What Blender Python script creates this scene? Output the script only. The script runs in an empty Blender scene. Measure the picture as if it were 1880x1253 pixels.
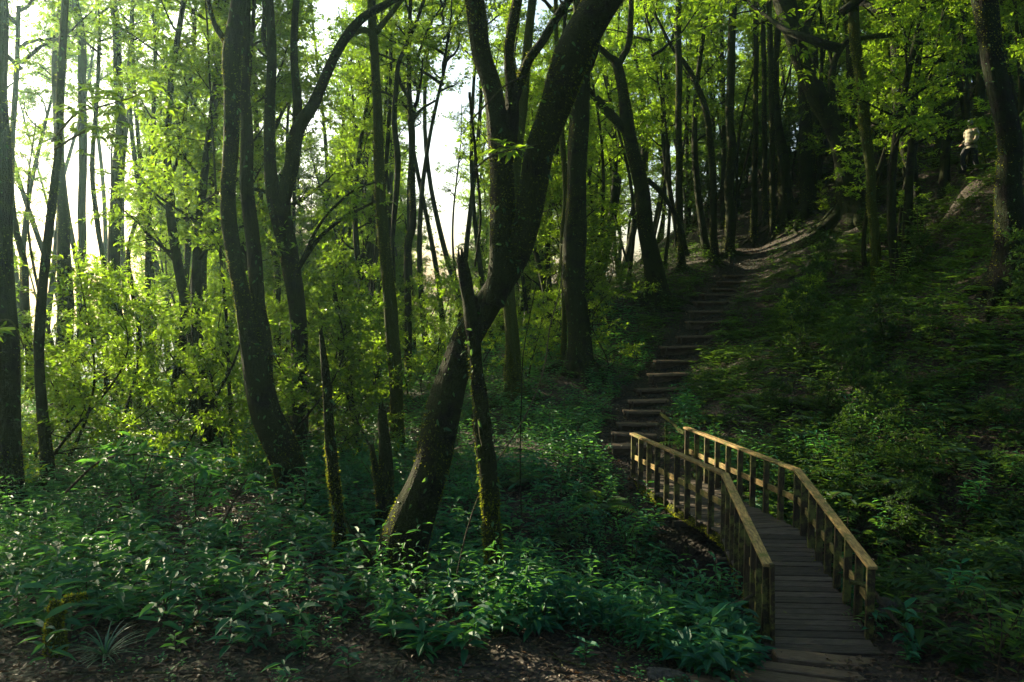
import bpy, math, random
import numpy as np
from mathutils import Vector, Matrix
rng = np.random.default_rng(7)
random.seed(7)
S = bpy.context.scene
COL = S.collection
R = math.radians

# ---------------------------------------------------------------- camera
F = 1462.0
PITCH = math.atan((626.5 - 520) / F)
cam_d = bpy.data.cameras.new('camera'); cam = bpy.data.objects.new('camera', cam_d); COL.objects.link(cam)
cam_d.sensor_width = 36; cam_d.lens = 36 * F / 1880; cam_d.clip_end = 3000; cam_d.clip_start = .05
cam.location = (0, 0, 0); cam.rotation_euler = (math.pi / 2 - PITCH, 0, 0)
S.camera = cam
S.render.resolution_x = 1024; S.render.resolution_y = 682
cp, sp = math.cos(PITCH), math.sin(PITCH)

def P(px, py, Y):
    """world point at forward distance Y seen at photo pixel (px,py)"""
    x = (px - 940) / F; y = (626.5 - py) / F
    d = np.array([x, cp + sp * y, -sp + cp * y])
    return d * (Y / d[1])

# ---------------------------------------------------------------- terrain
CTRL = [P(715, 1060, 10.3), P(915, 1095, 9.3), P(540, 925, 13.5), P(735, 842, 19), P(946, 728, 21), P(1065, 676, 24),
        P(900, 1253, 7.4), P(200, 1253, 6.8), P(500, 1253, 7.0), P(1150, 1253, 7.6), P(1240, 1253, 7.7),
        P(545, 850, 16.5), P(215, 730, 30), P(0, 800, 22), P(30, 960, 13), P(400, 790, 23), P(620, 1060, 9.8),
        P(755, 700, 26), P(880, 640, 34), P(640, 700, 30),
        P(1880, 1253, 7.9), P(1750, 1130, 8.8), P(1860, 900, 11.5), P(1700, 900, 12.5), P(1860, 700, 15), P(1615, 548, 25),
        P(1858, 515, 18), P(1690, 478, 28), P(1566, 395, 34), P(1440, 395, 38), P(1400, 452, 38), P(1340, 462, 38), P(1310, 478, 36),
        P(1252, 492, 35), P(1203, 528, 31), P(1110, 625, 27), P(1050, 700, 22.5), P(1000, 790, 18.5), P(1060, 850, 16),
        P(1785, 303, 27), P(1880, 300, 25), P(1700, 300, 33), P(1470, 640, 21), P(1600, 700, 17.5), P(1350, 650, 24), P(1400, 800, 16.8),
        P(1500, 480, 29), P(1330, 740, 18.6)]
STEPS = []
ys = [819, 799, 780, 757, 737, 716, 688, 664, 638, 619, 592, 573, 556, 542, 532, 519, 507]
cx = [1158, 1164, 1171, 1182, 1190, 1206, 1229, 1242, 1258, 1278, 1293, 1297, 1304, 1318, 1333, 1341, 1350]
wd = [72, 70, 66, 64, 62, 60, 58, 62, 70, 54, 50, 48, 46, 44, 38, 36, 30]
for i, (y, c, w) in enumerate(zip(ys, cx, wd)):
    d = 16.6 + 1.12 * i
    STEPS.append((P(c, y, d), w * d / F, d))
    CTRL.append(P(c, y + 3, d + .5))
for x, y, z in [(0, 0, -1.65), (-6, 0, -1.9), (6, 0, -1.5), (0, -12, -1.0), (-12, 4, -2.8), (14, 3, -.8), (0, 4, -2.75), (12, 8, -1.9), (4.5, 4.2, -2.7), (-5, 4, -2.7),
                (3.4, 8.3, -4.15), (3.3, 7.6, -4.1), (2.0, 7.7, -3.95), (5.0, 8.2, -4.05), (3.1, 15.9, -3.75), (2.2, 13.6, -4.25), (4.6, 13.8, -4.0), (20, 12, 2.0), (24, 30, 8.5), (20, 45, 9.5), (12, 46, 5.5), (30, 70, 14), (35, 10, 6), (-20, 8, -3.5), (-20, 30, -4.6), (-10, 45, -5.4),
                (0, 45, -4.2), (0, 62, -7.5), (-25, 60, -8), (8, 60, -1), (-40, 40, -6), (-40, 10, -4.5), (-60, 100, -20), (0, 100, -18), (60, 100, 6), (-100, 0, -12), (100, 0, 12), (0, 200, -34), (-150, 200, -40), (150, 200, -10), (-150, 0, -15), (150, 0, 15), (0, -100, 0), (-150, -100, -5), (150, -100, 8)]:
    CTRL.append(np.array([x, y, z]))
CTRL = np.array(CTRL)
def _phi(r): return r
def _fit():
    A = CTRL[:, :2]; r = np.linalg.norm(A[:, None] - A[None], axis=2)
    n = len(A); M = np.zeros((n + 3, n + 3)); M[:n, :n] = _phi(r) - np.eye(n) * .15
    Pm = np.c_[np.ones(n), A]; M[:n, n:] = Pm; M[n:, :n] = Pm.T
    return np.linalg.solve(M, np.r_[CTRL[:, 2], 0, 0, 0])
WT = _fit()
GUL = np.array([[14, 11.0], [9, 11.4], [5.5, 11.6], [3.2, 11.5], [1.8, 11.0], [.2, 11.6], [-2.5, 12.2]])
GD = np.array([0, .35, 1.15, 1.35, 1.05, .6, 0])
def ground(x, y):
    x = np.atleast_1d(np.asarray(x, float)); y = np.atleast_1d(np.asarray(y, float))
    out = np.empty(x.shape)
    for k in range(0, len(x), 20000):
        q = np.c_[x[k:k + 20000], y[k:k + 20000]]
        r = np.linalg.norm(q[:, None] - CTRL[None, :, :2], axis=2)
        z = _phi(r) @ WT[:-3] + WT[-3] + q @ WT[-2:]
        best = np.full(len(q), 1e9); dep = np.zeros(len(q))
        for i in range(len(GUL) - 1):
            a, b = GUL[i], GUL[i + 1]; ab = b - a
            t = np.clip(((q - a) @ ab) / (ab @ ab), 0, 1)
            dd = np.linalg.norm(q - (a + t[:, None] * ab), axis=1)
            m = dd < best; best[m] = dd[m]; dep[m] = (GD[i] * (1 - t) + GD[i + 1] * t)[m]
        z = z - dep * np.exp(-(best / 1.25) ** 2)
        X, Y = q[:, 0], q[:, 1]
        tr_ = np.exp(-((X - 3.45) / .95) ** 4) * np.clip((9.5 - Y) / .5, 0, 1); z = np.where(Y > 6.5, z * (1 - tr_) + tr_ * np.minimum(z, -4.17 + .0 * z), z)
        z = z + .045 * np.sin(X * 1.7 + .5 * Y) * np.sin(Y * 1.3 + 1) + .025 * np.sin(X * 4.1 + Y * 2.2) * np.sin(Y * 3.7 - X)
        out[k:k + 20000] = z
    return out
def gz(x, y): return float(ground([x], [y])[0])

def path_dist(x, y):
    """distance to centre line of stairs / bridge / landing, for keeping plants off the trail"""
    pts = np.array([[3.2, 7.0], [3.45, 9], [3.45, 11.5], [3.0, 15.6]] + [[s[0][0], s[0][1]] for s in STEPS] + [[11.2, 36.5], [12.0, 38.5]])
    q = np.c_[x, y]; best = np.full(len(q), 1e9)
    for i in range(len(pts) - 1):
        a, b = pts[i], pts[i + 1]; ab = b - a
        t = np.clip(((q - a) @ ab) / (ab @ ab), 0, 1)
        best = np.minimum(best, np.linalg.norm(q - (a + t[:, None] * ab), axis=1))
    return best

# ---------------------------------------------------------------- mesh helpers
def make_mesh(name, V, T, mats, mat_idx=None, tint=None, smooth=False):
    V = np.asarray(V, np.float32); T = np.asarray(T, np.int32)
    me = bpy.data.meshes.new(name); k = T.shape[1]
    me.vertices.add(len(V)); me.vertices.foreach_set('co', V.ravel())
    me.loops.add(T.size); me.loops.foreach_set('vertex_index', T.ravel())
    me.polygons.add(len(T)); me.polygons.foreach_set('loop_start', np.arange(0, T.size, k, dtype=np.int32))
    if mat_idx is not None: me.polygons.foreach_set('material_index', np.asarray(mat_idx, np.int32))
    if smooth is not False: me.polygons.foreach_set('use_smooth', np.full(len(T), True) if smooth is True else smooth)
    me.update(calc_edges=True)
    if tint is not None:
        a = me.attributes.new('tint', 'FLOAT', 'POINT'); a.data.foreach_set('value', np.asarray(tint, np.float32))
    for m in mats: me.materials.append(m)
    return me

def quads_to_tris(Q): return np.r_[Q[:, [0, 1, 2]], Q[:, [0, 2, 3]]]

def link(name, me, parent=None, loc=None):
    o = bpy.data.objects.new(name, me); COL.objects.link(o)
    if parent is not None: o.parent = parent
    if loc is not None: o.location = loc
    return o
def tag(o, label=None, cat=None, group=None, kind=None):
    if label: o['label'] = label
    if cat: o['category'] = cat
    if group: o['group'] = group
    if kind: o['kind'] = kind
    return o
def empty(name, loc, rz=0, scale=1):
    o = bpy.data.objects.new(name, None); COL.objects.link(o); o.location = loc; o.rotation_euler = (0, 0, rz)
    o.scale = (scale,) * 3 if np.isscalar(scale) else scale; o.empty_display_size = .2
    return o

class Acc:
    def __init__(s): s.V = []; s.T = []; s.M = []; s.t = []; s.n = 0; s.sm = []
    def add(s, V, T, mat=0, tint=0., smooth=False):
        V = np.asarray(V); T = np.asarray(T)
        s.V.append(V); s.T.append(T + s.n); s.M.append(np.full(len(T), mat)); s.n += len(V)
        s.t.append(np.broadcast_to(np.asarray(tint, float), (len(V),))); s.sm.append(np.full(len(T), smooth))
        return s
    def absorb(s, o, mat):
        n0 = s.n; s.V += o.V; s.T += [t + n0 for t in o.T]; s.M += [np.full(len(t), mat) for t in o.T]; s.t += o.t; s.sm += o.sm; s.n += o.n
    def mesh(s, name, mats):
        return make_mesh(name, np.concatenate(s.V), np.concatenate(s.T), mats, np.concatenate(s.M), np.concatenate(s.t), np.concatenate(s.sm))
    def build(s, name, mats, parent=None, loc=None):
        return link(name, s.mesh(name, mats if isinstance(mats, (list, tuple)) else [mats]), parent, loc)

def spline(pts, step):
    """Catmull-Rom resample of Nxk rows (first 3 are position)"""
    p = np.asarray(pts, float)
    if len(p) == 2: p = np.array([p[0], (p[0] + p[1]) / 2, p[1]])
    e = np.r_[[2 * p[0] - p[1]], p, [2 * p[-1] - p[-2]]]
    out = []
    for i in range(1, len(e) - 2):
        a, b, c, d = e[i - 1:i + 3]
        n = max(2, int(np.linalg.norm((c - b)[:3]) / step) + 1)
        t = np.linspace(0, 1, n, endpoint=False)[:, None]
        out.append(.5 * ((2 * b) + (c - a) * t + (2 * a - 5 * b + 4 * c - d) * t ** 2 + (3 * b - a - 3 * c + d) * t ** 3))
    out.append(p[-1][None]); o = np.concatenate(out); o[:, 3:] = np.maximum(o[:, 3:], .001)
    return o

def tube(pts, rad, sides=8, bump=0., seed=0, cap=True):
    pts = np.asarray(pts, float); rad = np.broadcast_to(np.asarray(rad, float), (len(pts),)); n = len(pts)
    tan = np.gradient(pts, axis=0); tan /= np.linalg.norm(tan, axis=1)[:, None] + 1e-9
    ref = np.array([1., 0, 0]) if abs(tan[0, 0]) < .8 else np.array([0, 1., 0])
    u = np.empty_like(pts); v = np.empty_like(pts); prev = ref
    for i in range(n):
        w = prev - tan[i] * (prev @ tan[i]); w /= np.linalg.norm(w) + 1e-9
        u[i] = w; v[i] = np.cross(tan[i], w); prev = w
    a = np.linspace(0, 2 * np.pi, sides, endpoint=False)
    rr = rad[:, None] * np.ones((1, sides))
    if bump:
        s = np.r_[0, np.cumsum(np.linalg.norm(np.diff(pts, axis=0), axis=1))][:, None]
        q = np.random.default_rng(seed).uniform(0, 6.28, 8); R0 = max(rad.max(), .02)
        rr = rr * (1 + bump * (.5 * np.sin(2 * a + q[0] + s * .35 / R0) + .4 * np.sin(3 * a + q[1] - s * .5 / R0) + .35 * np.sin(5 * a + q[2] + s * 1.1 / R0)
                   + .3 * np.sin(s * 1.7 / R0 + q[3]) * np.sin(2 * a + q[4]) + .25 * np.sin(9 * a + q[5] + .4 * np.sin(s * 2 / R0))))
    V = pts[:, None] + rr[..., None] * (np.cos(a)[None, :, None] * u[:, None] + np.sin(a)[None, :, None] * v[:, None])
    V = V.reshape(-1, 3)
    i = np.arange(n - 1)[:, None] * sides; j = np.arange(sides)[None]; j2 = (j + 1) % sides
    Q = np.stack([i + j, i + j2, i + sides + j2, i + sides + j], -1).reshape(-1, 4)
    T = quads_to_tris(Q)
    if cap:
        V = np.r_[V, [pts[0]], [pts[-1] + tan[-1] * rad[-1] * .3]]
        c0, c1 = len(V) - 2, len(V) - 1; jj = np.arange(sides); j2 = (jj + 1) % sides; base = (n - 1) * sides
        T = np.r_[T, np.c_[np.full(sides, c0), j2, jj], np.c_[np.full(sides, c1), base + jj, base + j2]]
    return V, T

# leaf templates (u along, v across, w up) and triangles
LT_BIG = (np.array([[0, 0, 0], [.33, 0, -.03], [.68, 0, -.05], [1, 0, -.16], [.28, -.42, .07], [.66, -.36, .02], [.28, .42, .07], [.66, .36, .02]]),
          np.array([[0, 1, 4], [1, 2, 5], [1, 5, 4], [2, 3, 5], [0, 6, 1], [1, 6, 7], [1, 7, 2], [2, 7, 3]]))
LT_SM = (np.array([[0, 0, 0], [.45, -.5, .06], [1, 0, -.08], [.45, .5, .06]]), np.array([[0, 2, 1], [0, 3, 2]]))
def nrm(a): return a / (np.linalg.norm(a, axis=-1, keepdims=True) + 1e-9)
def leaves(acc, pos, d, up, L, W, big=False, mat=0, tint=None):
    tv, tt = LT_BIG if big else LT_SM
    d = nrm(np.asarray(d, float)); side = nrm(np.cross(up, d)); n = np.cross(d, side); N = len(pos)
    L = np.broadcast_to(L, (N,)); W = np.broadcast_to(W, (N,))
    V = pos[:, None] + tv[None, :, 0:1] * (d * L[:, None])[:, None] + tv[None, :, 1:2] * (side * W[:, None])[:, None] + tv[None, :, 2:3] * (n * L[:, None])[:, None]
    T = (np.arange(N) * len(tv))[:, None, None] + tt[None]
    if tint is None: tint = rng.uniform(0, 1, N)
    acc.add(V.reshape(-1, 3), T.reshape(-1, 3), mat, np.repeat(tint, len(tv)))

def box(acc, c, size, rot=None, mat=0, tint=0., bev=.006):
    """chamfered box"""
    sx, sy, sz = [s / 2 for s in size]; b = min(bev, sx * .4, sy * .4, sz * .4)
    V = []
    for z in (-1, 1):
        for y in (-1, 1):
            for x in (-1, 1):
                V += [(x * (sx - b), y * (sy - b), z * sz), (x * (sx - b), y * sy, z * (sz - b)), (x * sx, y * (sy - b), z * (sz - b))]
    V = np.array(V)
    idx = lambda x, y, z, k: ((z * 2 + y) * 2 + x) * 3 + k
    Fc = []
    for z in (0, 1): Fc.append([idx(0, 0, z, 0), idx(1, 0, z, 0), idx(1, 1, z, 0), idx(0, 1, z, 0)])
    for y in (0, 1): Fc.append([idx(0, y, 0, 1), idx(1, y, 0, 1), idx(1, y, 1, 1), idx(0, y, 1, 1)])
    for x in (0, 1): Fc.append([idx(x, 0, 0, 2), idx(x, 1, 0, 2), idx(x, 1, 1, 2), idx(x, 0, 1, 2)])
    for z in (0, 1):
        for y in (0, 1): Fc.append([idx(0, y, z, 0), idx(1, y, z, 0), idx(1, y, z, 1), idx(0, y, z, 1)])
        for x in (0, 1): Fc.append([idx(x, 0, z, 0), idx(x, 1, z, 0), idx(x, 1, z, 2), idx(x, 0, z, 2)])
    for y in (0, 1):
        for x in (0, 1): Fc.append([idx(x, y, 0, 1), idx(x, y, 1, 1), idx(x, y, 1, 2), idx(x, y, 0, 2)])
    T = quads_to_tris(np.array(Fc))
    cor = np.array([[idx(x, y, z, k) for k in range(3)] for x in (0, 1) for y in (0, 1) for z in (0, 1)])
    T = np.r_[T, cor]
    # orient outward
    ctr = V[T].mean(1); nn = np.cross(V[T[:, 1]] - V[T[:, 0]], V[T[:, 2]] - V[T[:, 0]])
    fl = (nn * ctr).sum(1) < 0; T[fl] = T[fl][:, ::-1]
    if rot is not None: V = V @ np.asarray(rot).T
    acc.add(V + np.asarray(c), T, mat, tint)

def frame(d, up=(0, 0, 1)):
    """columns: x=across, y=along d, z=up-ish"""
    y = nrm(np.asarray(d, float)); x = nrm(np.cross(y, up)); z = np.cross(x, y)
    return np.c_[x, y, z]

# ---------------------------------------------------------------- materials
def mat(name):
    m = bpy.data.materials.new(name); m.use_nodes = True; nt = m.node_tree; nt.nodes.clear()
    return m, nt, (lambda t, **k: _node(nt, t, k))
def _node(nt, t, k):
    n = nt.nodes.new(t)
    for a, b in k.items():
        if a.startswith('i_'): n.inputs[a[2:].replace('_', ' ')].default_value = b
        else: setattr(n, a, b)
    return n
def ramp(n, stops):
    cr = n.color_ramp
    while len(cr.elements) < len(stops): cr.elements.new(.5)
    for e, (p, c) in zip(cr.elements, stops): e.position = p; e.color = (*c, 1)

def leaf_material(name, stops, trans, mix=.5, rough=.42, spec=.45):
    m, nt, N = mat(name); L = nt.links
    at = N('ShaderNodeAttribute', attribute_name='tint'); oi = N('ShaderNodeObjectInfo')
    ad = N('ShaderNodeMath', operation='MULTIPLY_ADD'); L.new(oi.outputs['Random'], ad.inputs[0]); ad.inputs[1].default_value = .35
    mu = N('ShaderNodeMath', operation='MULTIPLY'); L.new(at.outputs['Fac'], mu.inputs[0]); mu.inputs[1].default_value = .65
    L.new(mu.outputs[0], ad.inputs[2])
    rp = N('ShaderNodeValToRGB'); ramp(rp, stops); L.new(ad.outputs[0], rp.inputs[0])
    pb = N('ShaderNodeBsdfPrincipled'); pb.inputs['Roughness'].default_value = rough; pb.inputs['Specular IOR Level'].default_value = spec
    L.new(rp.outputs[0], pb.inputs['Base Color'])
    tr = N('ShaderNodeBsdfTranslucent'); mc = N('ShaderNodeMix', data_type='RGBA', blend_type='MIX')
    mc.inputs['A'].default_value = (*[c * .4 for c in trans], 1); mc.inputs['B'].default_value = (*[min(1, c * 1.3) for c in trans], 1); L.new(ad.outputs[0], mc.inputs[0])
    L.new(mc.outputs['Result'], tr.inputs['Color'])
    mx = N('ShaderNodeMixShader'); mx.inputs[0].default_value = mix; L.new(pb.outputs[0], mx.inputs[1]); L.new(tr.outputs[0], mx.inputs[2])
    out = N('ShaderNodeOutputMaterial'); L.new(mx.outputs[0], out.inputs['Surface'])
    return m

def bark_material(name, c1, c2, moss1, moss2, amount, scale=1.):
    m, nt, N = mat(name); L = nt.links
    tc = N('ShaderNodeTexCoord'); mp = N('ShaderNodeMapping'); mp.inputs['Scale'].default_value = (1, 1, .16); L.new(tc.outputs['Object'], mp.inputs[0])
    n1 = N('ShaderNodeTexNoise'); n1.inputs['Scale'].default_value = 28 * scale; n1.inputs['Detail'].default_value = 6; L.new(mp.outputs[0], n1.inputs[0])
    n2 = N('ShaderNodeTexNoise'); n2.inputs['Scale'].default_value = 2.6; n2.inputs['Detail'].default_value = 7; n2.inputs['Roughness'].default_value = .65; L.new(tc.outputs['Object'], n2.inputs[0])
    n3 = N('ShaderNodeTexNoise'); n3.inputs['Scale'].default_value = 55; n3.inputs['Detail'].default_value = 4; L.new(tc.outputs['Object'], n3.inputs[0])
    rp = N('ShaderNodeValToRGB'); ramp(rp, [(.3, c1), (.7, c2)]); L.new(n1.outputs[0], rp.inputs[0])
    rm = N('ShaderNodeValToRGB'); ramp(rm, [(.3, moss1), (.75, moss2)]); L.new(n3.outputs[0], rm.inputs[0])
    th = N('ShaderNodeMapRange'); th.inputs['From Min'].default_value = .62 - amount * .4; th.inputs['From Max'].default_value = .72 - amount * .4; L.new(n2.outputs[0], th.inputs[0])
    mc = N('ShaderNodeMix', data_type='RGBA'); L.new(th.outputs[0], mc.inputs[0]); L.new(rp.outputs[0], mc.inputs['A']); L.new(rm.outputs[0], mc.inputs['B'])
    pb = N('ShaderNodeBsdfPrincipled'); pb.inputs['Roughness'].default_value = .9; pb.inputs['Specular IOR Level'].default_value = .2; L.new(mc.outputs['Result'], pb.inputs['Base Color'])
    ad = N('ShaderNodeMath', operation='ADD'); L.new(n1.outputs[0], ad.inputs[0]); L.new(n3.outputs[0], ad.inputs[1])
    bp = N('ShaderNodeBump'); bp.inputs['Strength'].default_value = 1.; bp.inputs['Distance'].default_value = .06; L.new(ad.outputs[0], bp.inputs['Height']); L.new(bp.outputs[0], pb.inputs['Normal'])
    out = N('ShaderNodeOutputMaterial'); L.new(pb.outputs[0], out.inputs['Surface'])
    return m

def wood_material(name, c1, c2, moss=0.3, grain=(2, 14, 14)):
    m, nt, N = mat(name); L = nt.links
    tc = N('ShaderNodeTexCoord'); at = N('ShaderNodeAttribute', attribute_name='tint')
    mp = N('ShaderNodeMapping'); mp.inputs['Scale'].default_value = grain; L.new(tc.outputs['Object'], mp.inputs[0])
    n1 = N('ShaderNodeTexNoise'); n1.inputs['Scale'].default_value = 3; n1.inputs['Detail'].default_value = 8; n1.inputs['Roughness'].default_value = .7; L.new(mp.outputs[0], n1.inputs[0])
    n2 = N('ShaderNodeTexNoise'); n2.inputs['Scale'].default_value = 5; n2.inputs['Detail'].default_value = 8; n2.inputs['Roughness'].default_value = .7; L.new(tc.outputs['Object'], n2.inputs[0])
    rp = N('ShaderNodeValToRGB'); ramp(rp, [(.32, c1), (.72, c2)]); L.new(n1.outputs[0], rp.inputs[0])
    hv = N('ShaderNodeHueSaturation'); L.new(rp.outputs[0], hv.inputs['Color'])
    mr = N('ShaderNodeMapRange'); mr.inputs['To Min'].default_value = .55; mr.inputs['To Max'].default_value = 1.5; L.new(at.outputs['Fac'], mr.inputs[0]); L.new(mr.outputs[0], hv.inputs['Value'])
    th = N('ShaderNodeMapRange'); th.inputs['From Min'].default_value = .66 - moss * .4; th.inputs['From Max'].default_value = .78 - moss * .4; L.new(n2.outputs[0], th.inputs[0])
    mc = N('ShaderNodeMix', data_type='RGBA'); L.new(th.outputs[0], mc.inputs[0]); L.new(hv.outputs[0], mc.inputs['A']); mc.inputs['B'].default_value = (.13, .13, .03, 1)
    pb = N('ShaderNodeBsdfPrincipled'); pb.inputs['Roughness'].default_value = .75; pb.inputs['Specular IOR Level'].default_value = .3; L.new(mc.outputs['Result'], pb.inputs['Base Color'])
    ad = N('ShaderNodeMath', operation='ADD'); L.new(n1.outputs[0], ad.inputs[0]); L.new(n2.outputs[0], ad.inputs[1])
    bp = N('ShaderNodeBump'); bp.inputs['Strength'].default_value = .7; bp.inputs['Distance'].default_value = .012; L.new(ad.outputs[0], bp.inputs['Height']); L.new(bp.outputs[0], pb.inputs['Normal'])
    out = N('ShaderNodeOutputMaterial'); L.new(pb.outputs[0], out.inputs['Surface'])
    return m

M = {}
M['leaf_far'] = leaf_material('canopy leaves', [(0, (.008, .05, .018)), (.5, (.016, .075, .014)), (1, (.045, .11, .012))], (.38, .62, .025), .56)
M['leaf_shrub'] = leaf_material('understory leaves', [(0, (.008, .06, .035)), (.5, (.018, .09, .03)), (1, (.05, .13, .018))], (.36, .58, .03), .5)
M['leaf_ground'] = leaf_material('forest floor leaves', [(0, (.005, .055, .045)), (.5, (.012, .115, .065)), (1, (.085, .23, .03))], (.20, .55, .06), .34, .52, .2)  # teal of the sky light is mixed into the leaf colour
M['leaf_slope_shade'] = leaf_material('shade-toned slope leaves', [(0, (.003, .02, .012)), (.5, (.006, .036, .014)), (1, (.028, .08, .011))], (.17, .34, .03), .32, .5, .2)  # darker copy of the leaf colour, with the slope's shade put in
M['leaf_fern'] = leaf_material('fern fronds', [(0, (.004, .03, .015)), (.6, (.01, .055, .018)), (1, (.05, .13, .018))], (.24, .44, .03), .36)
M['leaf_blue'] = leaf_material('bluish bracken', [(0, (.05, .10, .11)), (1, (.12, .20, .17))], (.25, .45, .25), .3, .4, .6)
M['leaf_ivy'] = leaf_material('climber leaves', [(0, (.015, .06, .03)), (1, (.04, .11, .04))], (.2, .4, .05), .3, .5, .3)
M['leaf_yellow'] = leaf_material('yellow leaf', [(0, (.35, .30, .03)), (1, (.45, .40, .04))], (.6, .5, .04), .5)
M['moss'] = leaf_material('moss tufts', [(0, (.02, .035, .004)), (.5, (.05, .075, .007)), (1, (.10, .12, .012))], (.42, .48, .03), .4, .8, .1)
M['grass'] = leaf_material('strap grass', [(0, (.02, .09, .06)), (1, (.05, .15, .08))], (.15, .4, .1), .3, .35, .6)
M['litter'] = leaf_material('fallen leaves', [(0, (.02, .012, .008)), (.4, (.05, .028, .017)), (.75, (.10, .06, .036)), (1, (.22, .16, .11))], (.25, .12, .04), .12, .55, .4)
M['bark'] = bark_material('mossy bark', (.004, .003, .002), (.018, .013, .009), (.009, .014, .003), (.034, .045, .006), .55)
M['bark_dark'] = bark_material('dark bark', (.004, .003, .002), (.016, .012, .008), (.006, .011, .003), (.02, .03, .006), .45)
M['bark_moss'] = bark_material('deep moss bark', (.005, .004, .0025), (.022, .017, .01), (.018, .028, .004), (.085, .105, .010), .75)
M['twig'] = bark_material('twig bark', (.04, .03, .02), (.10, .08, .05), (.05, .06, .02), (.10, .11, .03), .3)
M['wood'] = wood_material('weathered rail with sun tint', (.07, .045, .02), (.44, .29, .10), .38, (14, 2, 14))  # warm sunlight on the rails is put into the wood colour
M['post'] = wood_material('weathered post with shade tint', (.012, .009, .005), (.07, .046, .02), .45, (14, 14, 2))  # shade on the near faces is put into the wood colour
M['deck'] = wood_material('deck boards', (.026, .020, .015), (.105, .082, .062), .05)
M['step'] = wood_material('step timber', (.05, .034, .022), (.22, .15, .095), .08)

def ground_material():
    m, nt, N = mat('forest floor'); L = nt.links
    tc = N('ShaderNodeTexCoord')
    n1 = N('ShaderNodeTexNoise'); n1.inputs['Scale'].default_value = .5; n1.inputs['Detail'].default_value = 8; L.new(tc.outputs['Object'], n1.inputs[0])
    v = N('ShaderNodeTexVoronoi'); v.inputs['Scale'].default_value = 14; L.new(tc.outputs['Object'], v.inputs[0])
    n2 = N('ShaderNodeTexNoise'); n2.inputs['Scale'].default_value = 12; n2.inputs['Detail'].default_value = 8; L.new(tc.outputs['Object'], n2.inputs[0])
    rp = N('ShaderNodeValToRGB'); ramp(rp, [(.2, (.007, .0045, .003)), (.5, (.018, .011, .007)), (.8, (.042, .026, .016))]); L.new(n2.outputs[0], rp.inputs[0])
    sep = N('ShaderNodeSeparateColor'); L.new(v.outputs['Color'], sep.inputs[0])
    hv = N('ShaderNodeHueSaturation'); L.new(rp.outputs[0], hv.inputs['Color']); mr = N('ShaderNodeMapRange'); mr.inputs['To Min'].default_value = .5; mr.inputs['To Max'].default_value = 1.6
    L.new(sep.outputs[0], mr.inputs[0]); L.new(mr.outputs[0], hv.inputs['Value'])
    gm = N('ShaderNodeMapRange'); gm.inputs['From Min'].default_value = .52; gm.inputs['From Max'].default_value = .7; gm.inputs['To Max'].default_value = .5; L.new(n1.outputs[0], gm.inputs[0])
    mc = N('ShaderNodeMix', data_type='RGBA'); L.new(gm.outputs[0], mc.inputs[0]); L.new(hv.outputs[0], mc.inputs['A']); mc.inputs['B'].default_value = (.025, .04, .012, 1)
    pb = N('ShaderNodeBsdfPrincipled'); pb.inputs['Roughness'].default_value = .9; L.new(mc.outputs['Result'], pb.inputs['Base Color'])
    ad = N('ShaderNodeMath', operation='ADD'); L.new(n2.outputs[0], ad.inputs[0]); L.new(v.outputs['Distance'], ad.inputs[1])
    bp = N('ShaderNodeBump'); bp.inputs['Strength'].default_value = .9; bp.inputs['Distance'].default_value = .05; L.new(ad.outputs[0], bp.inputs['Height']); L.new(bp.outputs[0], pb.inputs['Normal'])
    out = N('ShaderNodeOutputMaterial'); L.new(pb.outputs[0], out.inputs['Surface'])
    return m
M['ground'] = ground_material()
def plain(name, col, rough=.8, bump=0., scale=60):
    m, nt, N = mat(name); L = nt.links
    pb = N('ShaderNodeBsdfPrincipled'); pb.inputs['Roughness'].default_value = rough
    tc = N('ShaderNodeTexCoord'); n = N('ShaderNodeTexNoise'); n.inputs['Scale'].default_value = scale; n.inputs['Detail'].default_value = 5; L.new(tc.outputs['Object'], n.inputs[0])
    rp = N('ShaderNodeValToRGB'); ramp(rp, [(.3, tuple(c * .7 for c in col)), (.7, tuple(min(1, c * 1.25) for c in col))]); L.new(n.outputs[0], rp.inputs[0]); L.new(rp.outputs[0], pb.inputs['Base Color'])
    if bump:
        bp = N('ShaderNodeBump'); bp.inputs['Distance'].default_value = bump; L.new(n.outputs[0], bp.inputs['Height']); L.new(bp.outputs[0], pb.inputs['Normal'])
    out = N('ShaderNodeOutputMaterial'); L.new(pb.outputs[0], out.inputs['Surface'])
    return m

# ---------------------------------------------------------------- ground sheet
def nonuni(lo, hi, a, b, fine):
    mid = np.arange(a, b, fine)
    def ext(start, end):
        s = fine; x = start; out = []
        sg = 1 if end > start else -1
        while (end - x) * sg > 0:
            s = min(s * 1.12, 25); x += s * sg; out.append(x)
        return out
    return np.r_[ext(a, lo)[::-1], mid, ext(b, hi)]
gx = nonuni(-700, 700, -16, 20, .16); gy = nonuni(-120, 1200, 3.5, 40, .16)
GX, GY = np.meshgrid(gx, gy, indexing='ij')
gzv = ground(GX.ravel(), GY.ravel())
far = np.maximum(0, np.hypot(GX.ravel(), GY.ravel()) - 150)
gzv = np.where(far > 0, np.maximum(gzv, -70) - 0 * far, gzv); gzv = np.clip(gzv, -70, 45)
nx, ny = len(gx), len(gy)
ii, jj = np.meshgrid(np.arange(nx - 1), np.arange(ny - 1), indexing='ij'); b0 = (ii * ny + jj).ravel()
Q = np.c_[b0, b0 + ny, b0 + ny + 1, b0 + 1]
gm = make_mesh('ground', np.c_[GX.ravel(), GY.ravel(), gzv], Q, [M['ground']], smooth=True)
tag(link('ground', gm), kind='structure')

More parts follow.
